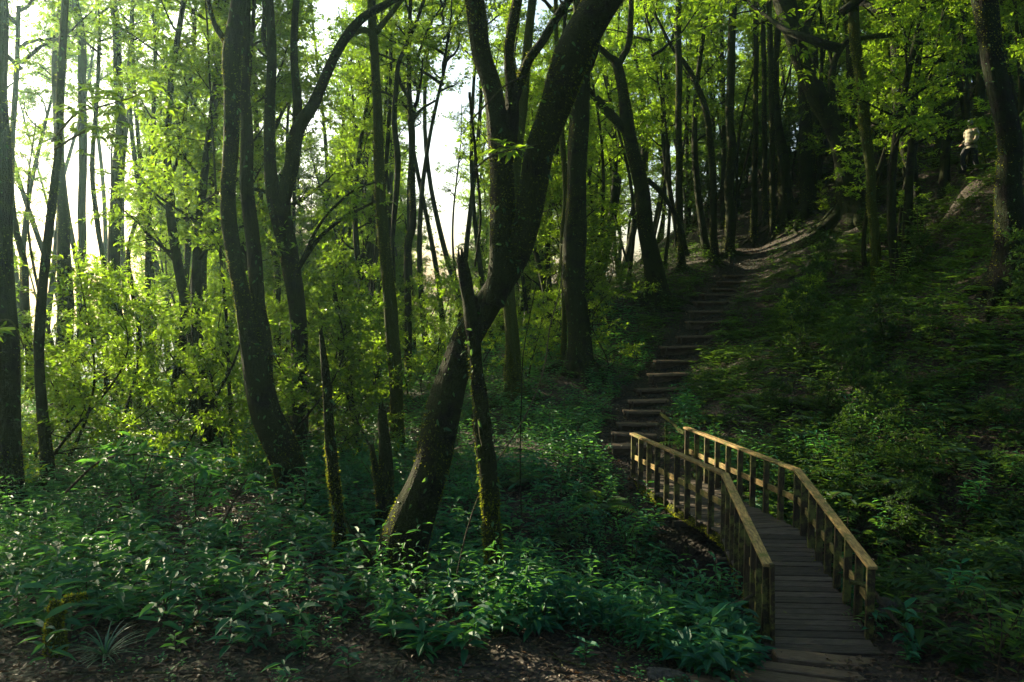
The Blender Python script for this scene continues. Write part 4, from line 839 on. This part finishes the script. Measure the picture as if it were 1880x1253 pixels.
# ================================================================= steps
ORD = ['lowest', 'second lowest', 'third lowest', 'fourth lowest', 'fifth lowest', 'sixth lowest', 'seventh lowest', 'eighth from the bottom', 'ninth from the bottom', 'ninth from the top', 'eighth from the top', 'seventh from the top', 'sixth from the top', 'fifth from the top', 'fourth from the top', 'third from the top', 'topmost']
ORD[9] = 'eighth from the top'; ORD[10] = 'seventh from the top'; ORD[11] = 'sixth from the top'; ORD[12] = 'fifth from the top'; ORD[13] = 'fourth from the top'; ORD[14] = 'third from the top'; ORD[15] = 'second from the top'
for i, (p, w, d) in enumerate(STEPS):
    dirx = gb.normal(0, .05) + (.18 if 4 < i < 12 else .05); w = w * (1.2 if i < 5 else 1.4); p = p + [0, 0, .04]
    e = empty('wooden_step', p, dirx); e.rotation_euler = (0, gb.normal(0, .015), dirx)
    tag(e, f'{ORD[i]} timber-edged earth step of the stair climbing the bank beyond the bridge', 'step', 'timber steps up the bank')
    a = Acc(); box(a, (0, 0, -.035), (w, .26 + gb.uniform(0, .06), .07), None, tint=gb.uniform(.3, 1), bev=.012); a.build('tread', M['step'], e)
    a = Acc(); box(a, (0, .02, -.18), (w * .96, .05, .22), None, tint=gb.uniform(0, .3)); a.build('riser', M['step'], e)
    for sx in (-.42, .42):
        a = Acc(); a.add(*tube(np.array([[w * sx, -.155, -.32], [w * sx, -.155, -.012]]), .025, 7), smooth=True); a.build('peg', M['step'], e)
# timbers at the near end of the bridge
def timber(label, pa, pb, w, t, seed):
    c = (pa + pb) / 2; u = pb - pa; ln = np.linalg.norm(u); ang = math.atan2(u[1], u[0]); e = empty('landing_timber', (c[0], c[1], c[2])); e.rotation_euler = (0, -math.asin(u[2] / ln), ang)
    a = Acc(); gg = np.random.default_rng(seed)
    box(a, (0, 0, -t / 2), (ln, w, t), None, tint=gg.uniform(.3, .7), bev=.012); a.build('plank', M['step'], e)
    for sx in (-.44, .43):
        a = Acc(); a.add(*tube(np.array([[ln * sx, w * .1, -.01], [ln * sx, w * .1, .006]]), .009, 8), 0, 0); a.build('bolt', M['iron'], e)
    tag(e, label, 'timber', 'landing timbers at the near end of the bridge')
M['iron'] = plain('rusty iron', (.06, .035, .025), .6)
timber('broad worn sill timber directly against the nearest deck board of the bridge', at(1422, 1198, 8.5), at(1655, 1222, 8.42), .24, .12, 1)
timber('long thick slanting timber below the sill timber, second from the bridge deck', at(1385, 1217, 8.2), at(1672, 1252, 8.05), .17, .15, 2)
timber('half-cropped timber at the bottom edge below the long slanting timber', at(1345, 1232, 7.95), at(1600, 1266, 7.8), .22, .14, 3)
timber('short reddish timber at the bottom edge left of the others', at(1258, 1243, 7.8), at(1358, 1256, 7.7), .2, .12, 4)
timber('low dark plank at the bottom edge furthest left, sunk in soil', at(1055, 1238, 7.6), at(1125, 1250, 7.5), .16, .08, 5)

# ================================================================= fallen branches, vines, small plants
def stick(name, label, cat, pts, r0, r1, material='twig', moss=0, seed=0, bump=.1):
    """pts [(px,py,Y)]"""
    p = np.array([at(*q) for q in pts]); o = p[0].copy(); s_ = spline(p - o, .06); r = np.linspace(r0, r1, len(s_)); gg = np.random.default_rng(seed + 50)
    s_ = s_ + gg.normal(0, r0 * .12, s_.shape); V, T = tube(s_, r, 8, bump, seed); ob = Acc().add(V, T, smooth=True)
    if moss:
        q, nn = surf_scatter(V, T, moss, gg); L = gg.uniform(.012, .04, moss); leaves(ob, q, nn + gg.normal(0, .5, q.shape), gg.normal(0, 1, q.shape), L, L * .4, mat=1)
    tag(ob.build(name, [M[material], M['moss']], None, tuple(o)), label, cat)
stick('fallen_branch', 'pale bare branch trailing down from the nearest right post of the bridge', 'branch', [(1560, 1068, 9.2), (1600, 1082, 9.0), (1640, 1135, 8.7), (1690, 1175, 8.5), (1745, 1205, 8.3), (1830, 1222, 8.2)], .03, .014)
stick('fallen_branch', 'thin pale branch leaning against the lower left railing of the bridge', 'branch', [(1392, 1090, 9.2), (1350, 1108, 9.1), (1310, 1118, 9.1), (1270, 1118, 9.2)], .024, .018)
stick('fallen_branch', 'dark fallen limb half buried in soil left of the bridge foot', 'branch', [(1270, 1142, 9.0), (1310, 1160, 8.7), (1350, 1172, 8.5), (1390, 1175, 8.4)], .05, .03, 'bark', 300)
stick('fallen_branch', 'thin twig crossing the pale bare branch on the right', 'branch', [(1640, 1184, 8.5), (1690, 1182, 8.5), (1750, 1165, 8.6)], .012, .006)
stick('fallen_branch', 'arched dark fallen limb in the gully left of the bridge', 'branch', [(1055, 1040, 11.2), (1090, 1075, 11), (1120, 1105, 10.9), (1160, 1115, 10.9)], .035, .02, 'bark')
stick('fallen_branch', 'dead branch leaning from the foot of the leaning tree toward the dead pole', 'branch', [(690, 1050, 9.9), (672, 1010, 10), (650, 985, 10.2), (632, 950, 10.4)], .035, .02, 'bark')
stick('fallen_branch', 'long thin fallen stick across the lower left corner litter', 'branch', [(0, 1155, 7.6), (40, 1185, 7.4), (85, 1205, 7.3), (130, 1200, 7.4), (200, 1208, 7.4)], .012, .006)
stick('fallen_branch', 'small moss-covered stick on the bare soil below the leaning tree', 'branch', [(765, 1182, 8), (790, 1172, 8.1), (815, 1160, 8.2)], .018, .01, 'bark_moss', 300)
stick('hanging_vine', 'long pale vine drooping from the thick straight tree down past the broken trunk', 'vine', [(830, 1120, 9), (842, 1040, 9.1), (868, 940, 9.3), (905, 860, 9.8), (950, 790, 10.5), (985, 720, 11.5), (1002, 660, 12.5), (1010, 600, 14), (1030, 520, 17), (1040, 430, 20)], .009, .012)
stick('hanging_vine', 'thin dark vine hanging straight beside the right of the broken trunk', 'vine', [(958, 960, 13), (955, 860, 13), (957, 740, 13.2), (962, 640, 13.5), (985, 520, 14)], .012, .008, 'bark')
stick('hanging_vine', 'bare vine crossing both stems of the leaning tree', 'vine', [(862, 170, 9.6), (868, 230, 9.6), (875, 310, 9.7), (882, 400, 9.8), (872, 490, 9.9)], .018, .014, 'bark')
stick('hanging_branch', 'thin pale twig slanting across the two upper stems of the leaning tree', 'branch', [(862, 225, 9.5), (890, 195, 9.4), (930, 155, 9.4), (965, 140, 9.5)], .012, .006)
stick('hanging_branch', 'thin twig rising right in front of the fork of the leaning tree', 'branch', [(872, 310, 9.5), (905, 285, 9.4), (945, 275, 9.4), (990, 265, 9.5)], .012, .006)
stick('mossy_log', 'upright moss-covered log stub with a crooked arm in the lower left corner', 'log', [(106, 1205, 7.3), (101, 1180, 7.3), (99, 1150, 7.35), (103, 1122, 7.4), (108, 1108, 7.4)], .085, .055, 'bark_moss', 1600, 3, .28)
stick('mossy_log', 'short mossy stick arm lying beside the upright log stub', 'log', [(118, 1104, 7.5), (135, 1097, 7.6), (160, 1094, 7.8)], .03, .015, 'bark_moss', 250)
def rock(label, p, s, seed):
    gg = np.random.default_rng(seed); n = 14; V = []; 
    th = np.linspace(0, np.pi, n); ph = np.linspace(0, 2 * np.pi, 2 * n, endpoint=False); q = gg.uniform(0, 6, 6)
    for t in th:
        for f in ph:
            d = np.array([math.sin(t) * math.cos(f), math.sin(t) * math.sin(f), math.cos(t)]); r = 1 + .18 * math.sin(3 * d[0] + q[0]) * math.sin(3 * d[1] + q[1]) + .1 * math.sin(7 * d[2] + q[2] + 4 * d[0]) + .05 * math.sin(13 * d[1] + q[3])
            V.append(np.sign(d) * np.abs(d) ** .8 * r * s)
    i, j = np.meshgrid(np.arange(n - 1), np.arange(2 * n), indexing='ij'); a0 = (i * 2 * n + j).ravel(); a1 = (i * 2 * n + (j + 1) % (2 * n)).ravel()
    Q = np.c_[a0, a0 + 2 * n, a1 + 2 * n, a1]; o = Acc().add(np.array(V), quads_to_tris(Q), smooth=True).build('rock', M['rock'], None, p); tag(o, label, 'rock')
M['rock'] = bark_material('wet gully rock', (.03, .03, .03), (.10, .095, .09), (.03, .04, .012), (.07, .09, .02), .35, .5)
for lb, x, y, s, sd_ in [('dark boulder under the bridge span on its left side', 2.3, 12.1, (.4, .35, .25), 1), ('flat rock in the gully right of the bridge', 5.6, 11.8, (.5, .35, .2), 3), ('small rock on the bare soil at the bottom edge left of the timbers', 1.55, 7.7, (.22, .16, .1), 4), ('half-buried rock beside the right foot of the bridge', 4.6, 9.4, (.25, .2, .12), 5)]:
    rock(lb, (x, y, gz(x, y) + s[2] * .25), np.array(s), sd_)

# grass tuft
def tuft(px, py, Y, label, n=60, L=.5):
    p = at(px, py, Y); p[2] = gz(p[0], p[1]); gg = np.random.default_rng(3); a = Acc(); az = gg.uniform(0, 6.28, n); el = gg.uniform(.4, 1.35, n); l = L * gg.uniform(.5, 1.1, n); m_ = 7; t = np.linspace(0, 1, m_)[None]
    r = l[:, None] * (t * np.cos(el)[:, None] + .3 * t ** 2); z = l[:, None] * (t * np.sin(el)[:, None] - .45 * t ** 2.2)
    q = np.stack([np.cos(az)[:, None] * r, np.sin(az)[:, None] * r, z], -1); sd = np.stack([-np.sin(az), np.cos(az), 0 * az], -1)[:, None] * (.007 * (1 - t ** 2) + .0006)[..., None]
    V = np.stack([q - sd, q + sd], 2).reshape(-1, 3); T = []
    for f in range(n):
        for j in range(m_ - 1): b = (f * m_ + j) * 2; T += [[b, b + 1, b + 3], [b, b + 3, b + 2]]
    a.add(V, np.array(T), 0, np.repeat(gg.uniform(0, 1, n), 2 * m_)); tag(a.build('grass_tuft', M['grass'], None, tuple(p)), label, 'grass tuft')
tuft(193, 1205, 7.3, 'spiky bluish grass tuft on the litter in the lower left')
tuft(70, 1090, 8.3, 'smaller strap-leaved tuft behind the mossy log stub', 35, .35)

# individual broad-leaved plants and saplings
def plant(px, py, Y, h, m_, L, label, material='leaf_ground', name='broadleaf_plant', ratio=.38, cat='plant', group=None, branches=1, seed=0):
    p = at(px, py, Y); gzz = gz(p[0], p[1]); gg = np.random.default_rng(seed + int(px)); e = empty(name, (p[0], p[1], gzz)); tag(e, label, cat, group)
    a = Acc(); st = Acc()
    for b in range(branches):
        az = gg.uniform(0, 6.28); tip = np.array([math.cos(az) * .28 * h * (b > 0), math.sin(az) * .28 * h * (b > 0), h * (1 - .18 * b * (gg.random()))]); b0 = np.array([0, 0, h * .3 * (b > 0)])
        sp_ = spline([b0 - [0, 0, .05 * (b == 0)], (b0 + tip) / 2 + gg.normal(0, .04 * h, 3) * [1, 1, 0], tip], .06); st.add(*tube(sp_, np.linspace(.009, .003, len(sp_)) * (1 + h * .5), 6, .1, b), smooth=True)
        k = np.arange(m_); t = 1 - (k // 2) / (m_ / 2) * .75; ix = np.clip((t * (len(sp_) - 1)).astype(int), 0, len(sp_) - 1); pos = sp_[ix]; ang = (k // 2) * 1.4 + (k % 2) * np.pi + gg.uniform(0, 6) + gg.normal(0, .2, m_)
        d = np.stack([np.cos(ang), np.sin(ang), .25 + gg.normal(0, .15, m_)], -1); l = L * gg.uniform(.7, 1.15, m_) * (.75 + .35 * np.sin(np.pi * np.clip(1.2 - t, 0, 1)))
        leaves(a, pos, d, nrm(np.array([0, 0, 1.]) + gg.normal(0, .15, (m_, 3))), l, l * ratio, big=True, tint=np.clip(gg.uniform(0, .6) + gg.uniform(0, .4, m_), 0, 1))
    st.build('stem', M['twig'], e); a.build('leaves', M[material], e)
plant(1075, 1215, 7.9, .22, 10, .2, 'single low rosette plant alone on the bare soil at the bottom centre')
plant(1830, 1205, 7.6, .95, 14, .17, 'bright yellow-green leafy shrub with pale stem in the lower right corner', 'leaf_shrub', 'leafy_shrub', cat='shrub', branches=6)
plant(1870, 1235, 7.4, .7, 12, .16, 'darker shrub cut by the right edge beside the bright shrub', 'leaf_shrub', 'leafy_shrub', cat='shrub', branches=4)
plant(1760, 1130, 8.9, .6, 12, .18, 'leafy plant between the fallen pale branch and the right edge', branches=3)
plant(1170, 1010, 11.5, 1.35, 18, .15, 'tall tiered plant growing against the far left side of the bridge', branches=5)
plant(1310, 1100, 9.6, .95, 16, .15, 'dense plant pressing against the near left railing of the bridge', branches=7)
for i, (px, py, Y, h_) in enumerate([(1060, 960, 12, .6), (1120, 985, 11.5, .6), (1020, 1010, 11, .55), (1090, 930, 12.8, .7), (1150, 950, 12.6, .7), (1210, 1060, 10.6, .8), (1240, 1000, 11.6, 1.0), (1180, 1100, 9.9, .5), (1300, 1040, 10.6, .9), (1000, 900, 13, .6), (1110, 890, 14, .7), (960, 980, 11.6, .5)]):
    plant(px, py, Y, h_, 14, .14, 'tiered leafy plant filling the gully between the broken trunk and the bridge', branches=5, seed=i, group='leafy plants in the gully')
plant(1250, 1110, 9.8, .8, 16, .15, 'leafy plant just left of the dense one at the railing', branches=6)
plant(1350, 1060, 9.9, .8, 14, .13, 'small leafy plant poking through the left railing posts', branches=5)
plant(945, 1120, 9.0, .42, 14, .2, 'flat-topped broadleaf plant right of the foot of the broken trunk', branches=2)
plant(300, 1060, 8.2, .5, 14, .24, 'large-leaved plant in the left foreground with long flat blades', branches=2)
plant(450, 1080, 8.0, .4, 12, .2, 'wide-leaved plant right of the long-bladed one', branches=2)
plant(160, 1040, 8.4, .55, 14, .22, 'broad-leaved plant behind the mossy log stub', branches=2)
plant(560, 1150, 7.7, .3, 12, .17, 'low plant on the litter below the dead pole', branches=2)
plant(320, 1170, 7.4, .18, 8, .16, 'low three-leaved seedling right of the spiky grass tuft')
plant(640, 1210, 7.3, .25, 10, .18, 'low broadleaf seedling at the bottom edge below the leaning tree')
plant(560, 920, 12.2, 1.0, 16, .17, 'upright leafy sapling by the foot of the twin-stemmed tree', branches=4)
plant(360, 930, 11.8, 1.2, 16, .2, 'sapling with large hanging leaves left of the twin-stemmed tree', branches=5)
plant(250, 860, 12.5, 1.3, 16, .18, 'leafy bush in the blue shade, far left thicket', branches=6)
plant(690, 880, 13.5, .9, 14, .15, 'leafy sapling right behind the snapped twin stump', branches=4)
plant(1460, 640, 20, .8, 14, .13, 'bright fern-like bush on the bank immediately right of the steps', 'leaf_fern', branches=6)
plant(1500, 500, 26, 1.1, 14, .15, 'bright bush at the crest right of the step top', 'leaf_shrub', branches=5)
plant(1690, 520, 24, 2.2, 18, .2, 'leafy bush below the peeling tree', 'leaf_shrub', branches=8)
plant(1640, 560, 22, 1.6, 18, .18, 'leafy bush at the foot of the yellow-lit tree', 'leaf_shrub', branches=7)
plant(1800, 880, 12, 1.0, 16, .15, 'sunlit tiered plant on the slope near the right edge', branches=6)
plant(1560, 950, 12, .7, 14, .15, 'leafy plant touching the right railing at its bend', branches=5)
plant(1510, 850, 14.5, .8, 14, .15, 'sunlit plant on the slope just above the right railing', branches=5)
plant(1300, 830, 15.8, .8, 16, .13, 'slim tiered sapling right behind the far railing end', branches=4)
plant(800, 700, 17, 1.6, 12, .3, 'plant with large drooping leaves left of the leaning trunk middle', 'leaf_ivy', branches=3)
def blue_fern(px, py, Y, L, label, material='leaf_blue', n=9, seed=0, name='fern'):
    p = at(px, py, Y); a = Acc(); gg = np.random.default_rng(seed + 9); ferns(a, np.zeros(1), np.zeros(1), n, np.array([L]), gg, 18, z=np.zeros(1)); o = a.build(name, [M[material], M['twig']], None, (p[0], p[1], gz(p[0], p[1]))); tag(o, label, 'fern')
blue_fern(1170, 1090, 9.8, .75, 'silvery blue bracken clump in the gully between broken trunk and bridge', n=13)
blue_fern(1140, 1150, 9.2, .45, 'smaller silvery fern below the blue bracken clump', n=9, seed=2)
blue_fern(1345, 560, 26, 1.0, 'pale feathery fern overhanging the right side of the upper steps', 'leaf_fern', seed=4)
blue_fern(1320, 600, 24, .9, 'feathery fern overhanging the right side of the middle steps', 'leaf_fern', seed=5)
blue_fern(1100, 870, 14, .9, 'broad fern on the bank left of the far end of the bridge', 'leaf_fern', seed=6)
blue_fern(960, 850, 15, .9, 'broad fern right of the broken trunk at mid slope', 'leaf_fern', seed=7)

# near overhanging leafy branch, upper left
def spray(label, pts, n, L, seed, tw=.3, material='leaf_shrub'):
    p = np.array([at(*q) for q in pts]); o = p[0].copy(); gg = np.random.default_rng(seed); s_ = spline(p - o, .05); e = empty('overhanging_branch', tuple(o)); tag(e, label, 'branch')
    Acc().add(*tube(s_, np.linspace(.014, .005, len(s_)), 6, .1), smooth=True).build('stem', M['twig'], e)
    k = gg.integers(len(s_) // 4, len(s_), n); b = s_[k]; d = nrm(gg.normal(0, 1, (n, 3)) * [1, 1, .5]) * tw * gg.uniform(.4, 1.2, n)[:, None]
    a = Acc(); sd = nrm(np.cross(d, [0, 0, 1.])) * .004; a.add(np.stack([b - sd, b + sd, b + d], 1).reshape(-1, 3), np.arange(3 * n).reshape(-1, 3), 1)
    m_ = 7; ang = np.arange(m_) * 6.283 / m_ * 1.0 + gg.uniform(0, 6, (n, 1)); tip = b + d
    dd = np.stack([np.cos(ang), np.sin(ang), -.15 + gg.normal(0, .25, ang.shape)], -1) + nrm(d)[:, None] * .5
    pos = tip[:, None] - d[:, None] * gg.uniform(0, .35, (n, m_, 1)); l = L * gg.uniform(.6, 1.1, n * m_)
    leaves(a, pos.reshape(-1, 3), dd.reshape(-1, 3), nrm(np.array([0, 0, 1.]) + gg.normal(0, .35, (n * m_, 3))), l, l * .4, big=True); a.build('leaves', [M[material], M['twig']], e)
spray('sunlit leafy branch hanging in the upper left with bright yellow-green leaves', [(95, 260, 8.2), (140, 210, 8), (190, 195, 7.8), (240, 180, 7.6), (275, 165, 7.5)], 26, .13, 1, .32)
spray('leafy branch below the sunlit one in the upper left', [(100, 275, 8.4), (140, 250, 8.2), (180, 235, 8.0), (210, 250, 7.9)], 14, .12, 2, .3)
spray('large-leaved branch reaching in from the left edge at mid height', [(-60, 640, 6.2), (-20, 600, 6), (20, 590, 5.9), (45, 640, 5.9)], 5, .17, 3, .25, 'leaf_shrub')
spray('broad-leaved branch over the blue thicket in the left foreground', [(120, 905, 8.2), (180, 850, 8.1), (240, 835, 8.0), (300, 840, 8.0), (370, 850, 8.1)], 22, .17, 4, .35, 'leaf_ground')
spray('dangling leafy twig in front of the base of the twin-stemmed tree', [(410, 960, 9.5), (440, 900, 9.3), (470, 865, 9.2), (480, 890, 9.2)], 10, .16, 5, .3, 'leaf_ground')
spray('leafy twig with broad leaves hanging between the two upper stems of the leaning tree', [(905, 260, 9.9), (925, 270, 9.8), (940, 280, 9.8)], 5, .2, 6, .15, 'leaf_shrub')

# ================================================================= person on the slope
def person():
    Y = 27.; p = at(1782, 305, Y); p[2] = gz(p[0], p[1]); Htot = (305 - 212) * Y / F
    e = empty('person', tuple(p), R(105)); tag(e, 'person in a pale puffy jacket and grey cap walking on the dark slope', 'person')
    s_ = Htot / 1.72
    J = {}; E = []; Rr = []; V = []
    def v(n, co, r): J[n] = len(V); V.append(tuple(c * s_ for c in co)); Rr.append(r * s_)
    def ed(*ns):
        for a, b in zip(ns, ns[1:]): E.append((J[a], J[b]))
    # local: +y is facing direction
    v('pel', (0, 0, .95), .15); v('wai', (0, .02, 1.1), .13); v('che', (0, .05, 1.3), .155); v('nb', (0, .07, 1.46), .06); v('nt', (0, .1, 1.53), .052)
    v('hd', (0, .125, 1.62), .095); v('ht', (0, .11, 1.68), .075)
    ed('pel', 'wai', 'che', 'nb', 'nt', 'hd', 'ht')
    v('nose', (0, .225, 1.605), .014); ed('hd', 'nose')
    for sx, n in ((-1, 'l'), (1, 'r')):
        v(n + 'ear', (sx * .1, .12, 1.61), .012); ed('hd', n + 'ear')
        v(n + 'hip', (sx * .09, 0, .9), .1); st = .16 * sx
        v(n + 'kn', (sx * .1, .08 + st, .5 + .03 * sx), .06); v(n + 'an', (sx * .1, st * 1.2 - .05, .09), .04); v(n + 'toe', (sx * .11, st * 1.2 + .12, .03), .033)
        ed('pel', n + 'hip', n + 'kn', n + 'an', n + 'toe')
        v(n + 'sh', (sx * .18, .05, 1.4), .062); v(n + 'el', (sx * .23, .0 - .05 * sx, 1.13), .045); v(n + 'wr', (sx * .2, .17, .98), .03); v(n + 'pa', (sx * .19, .23, .95), .032)
        ed('che', n + 'sh', n + 'el', n + 'wr', n + 'pa')
        for f, (fx, fl) in enumerate([(-.03, .07), (-.01, .085), (.01, .08), (.03, .06)]):
            v(f'{n}f{f}', (sx * .19 + fx, .28, .92), .0085); v(f'{n}g{f}', (sx * .19 + fx, .23 + fl, .885), .007); ed(n + 'pa', f'{n}f{f}', f'{n}g{f}')
        v(n + 't0', (sx * .145, .25, .95), .01); v(n + 't1', (sx * .135, .285, .93), .008); ed(n + 'pa', n + 't0', n + 't1')
    me = bpy.data.meshes.new('body'); me.from_pydata(V, E, []); me.update(); o = link('body', me, e); me.materials.append(plain('skin', (.35, .2, .14), .6))
    sk = o.modifiers.new('skin', 'SKIN'); sub = o.modifiers.new('sub', 'SUBSURF'); sub.levels = sub.render_levels = 1
    for d_, r in zip(me.skin_vertices[0].data, Rr): d_.radius = (r, r)
    me.skin_vertices[0].data[0].use_root = True
    def loft(name, rings, m_, sides=20, seed=1):
        gg = np.random.default_rng(seed); a = np.linspace(0, 2 * np.pi, sides, endpoint=False); V2 = []
        for i, (c, rx, ry) in enumerate(rings):
            w = 1 + .05 * np.sin(5 * a + i * 1.7) + gg.normal(0, .012, sides); V2.append(np.stack([c[0] + rx * np.cos(a) * w, c[1] + ry * np.sin(a) * w, np.full(sides, c[2])], -1))
        V2 = np.concatenate(V2) * s_; n = len(rings); i, j = np.meshgrid(np.arange(n - 1) * sides, np.arange(sides), indexing='ij'); j2 = (j + 1) % sides
        Q = np.stack([i + j, i + j2, i + sides + j2, i + sides + j], -1).reshape(-1, 4); return V2, quads_to_tris(Q)
    jm = plain('pale jacket', (.30, .27, .20), .8, .01, 18); a = Acc()
    rings = []
    for i, z in enumerate(np.linspace(.80, 1.47, 19)):
        t = (z - .8) / .67; wv = .012 * math.sin(i * 1.9); rx = (.215 - .03 * t + wv) * (1 if z < 1.36 else max(.35, 1 - (z - 1.36) * 5.2)); rings.append(((0, .02 + .04 * t, z), rx, rx * .82))
    a.add(*loft('jacket', rings, jm), smooth=True)
    for sx in (-1, 1):
        q = np.array([(sx * .16, .05, 1.40), (sx * .225, .02, 1.28), (sx * .245, -.05 * sx, 1.12), (sx * .22, .09, 1.03), (sx * .2, .16, .985)]) * s_
        ss = spline(q, .03); a.add(*tube(ss, np.linspace(.083, .052, len(ss)) * s_ * (1 + .06 * np.sin(np.arange(len(ss)) * 1.4)), 12, .04), smooth=True)
    a.add(*tube(np.array([(0, .075, 1.44), (0, .09, 1.52)]) * s_, np.array([.085, .075]) * s_, 12), smooth=True)
    a.build('jacket', jm, e)
    a = Acc(); bm_ = loft('band', [((0, .03, .90), .225, .19), ((0, .03, 1.0), .222, .185)], None); a.add(*bm_, smooth=True); a.build('waist_pack', plain('dark pack', (.05, .04, .045), .8), e)
    tm = plain('dark trousers', (.02, .02, .025), .9); a = Acc()
    a.add(*tube(np.array([(0, 0, .86), (0, .01, 1.0)]) * s_, .17 * s_, 14), smooth=True)
    for sx in (-1, 1):
        st = .16 * sx; q = np.array([(sx * .09, 0, .93), (sx * .1, .08 + st, .5 + .03 * sx), (sx * .1, st * 1.2 - .05, .1)]) * s_; ss = spline(q, .05); a.add(*tube(ss, np.linspace(.115, .065, len(ss)) * s_, 12, .05), smooth=True)
    a.build('trousers', tm, e)
    a = Acc(); n = 9; hx = []
    for i in range(n):
        t = i / (n - 1) * np.pi / 2; hx.append(((0, .108, 1.62 + .115 * math.sin(t)), .112 * math.cos(t) + .001, .118 * math.cos(t) + .001))
    a.add(*loft('cap', hx, None, seed=4), smooth=True); a.build('cap', plain('grey cap', (.16, .16, .19), .8), e)
    a = Acc(); hx = [((0, .09, 1.52 + .012 * i), .085 + .0022 * i, .075 + .0022 * i) for i in range(9)]; a.add(*loft('hair', hx, None, seed=5), smooth=True); hr = a.build('hair', plain('dark hair', (.02, .012, .008), .6), e)
    for sx in (-1, 1):
        a = Acc(); st = .16 * sx; a.add(*tube(spline(np.array([(sx * .1, st * 1.2 - .09, .05), (sx * .105, st * 1.2 + .04, .05), (sx * .11, st * 1.2 + .16, .035)]) * s_, .03), np.array([.05]) * s_, 10), smooth=True); a.build('boot', tm, e)
person()

# ================================================================= haze, light, world
HZ = Acc(); box(HZ, (0, 45, -8), (260, 250, 130), None, bev=.01)
m, nt, N = mat('forest air'); pv = N('ShaderNodeVolumePrincipled'); pv.inputs['Color'].default_value = (.55, .92, 1, 1); pv.inputs['Density'].default_value = .0007; pv.inputs['Anisotropy'].default_value = .8
out = N('ShaderNodeOutputMaterial'); nt.links.new(pv.outputs[0], out.inputs['Volume'])
hz = HZ.build('haze', m); tag(hz, kind='stuff')

sd = np.array([math.sin(SUN_AZ) * math.cos(SUN_EL), math.cos(SUN_AZ) * math.cos(SUN_EL), math.sin(SUN_EL)])
ld = bpy.data.lights.new('sun', 'SUN'); ld.energy = 5; ld.angle = R(.5); ld.color = (1, .86, .56)
lo = bpy.data.objects.new('sun', ld); COL.objects.link(lo); lo.rotation_euler = Vector(sd).to_track_quat('Z', 'Y').to_euler()
w = bpy.data.worlds.new('World'); S.world = w; w.use_nodes = True; nt = w.node_tree
sky = nt.nodes.new('ShaderNodeTexSky'); sky.sky_type = 'NISHITA'; sky.sun_disc = False; sky.sun_elevation = SUN_EL; sky.sun_rotation = SUN_AZ; sky.dust_density = 2.5; sky.air_density = 1.0
bg = nt.nodes['Background']; bg.inputs[1].default_value = .065; nt.links.new(sky.outputs[0], bg.inputs[0])
S.view_settings.view_transform = 'Standard'; S.view_settings.look = 'None'; S.view_settings.exposure = 2.05; S.view_settings.gamma = 1
c = S.cycles; c.use_denoising = True; c.max_bounces = 6; c.diffuse_bounces = 1; c.glossy_bounces = 2; c.transmission_bounces = 4; c.volume_bounces = 1; c.transparent_max_bounces = 8
c.sample_clamp_indirect = 8; c.caustics_reflective = False; c.caustics_refractive = False
try: c.denoiser = 'OPENIMAGEDENOISE'
except Exception: pass
for o in bpy.data.objects:
    if o.type == 'MESH' and o.name.startswith('haze'): o.visible_shadow = True
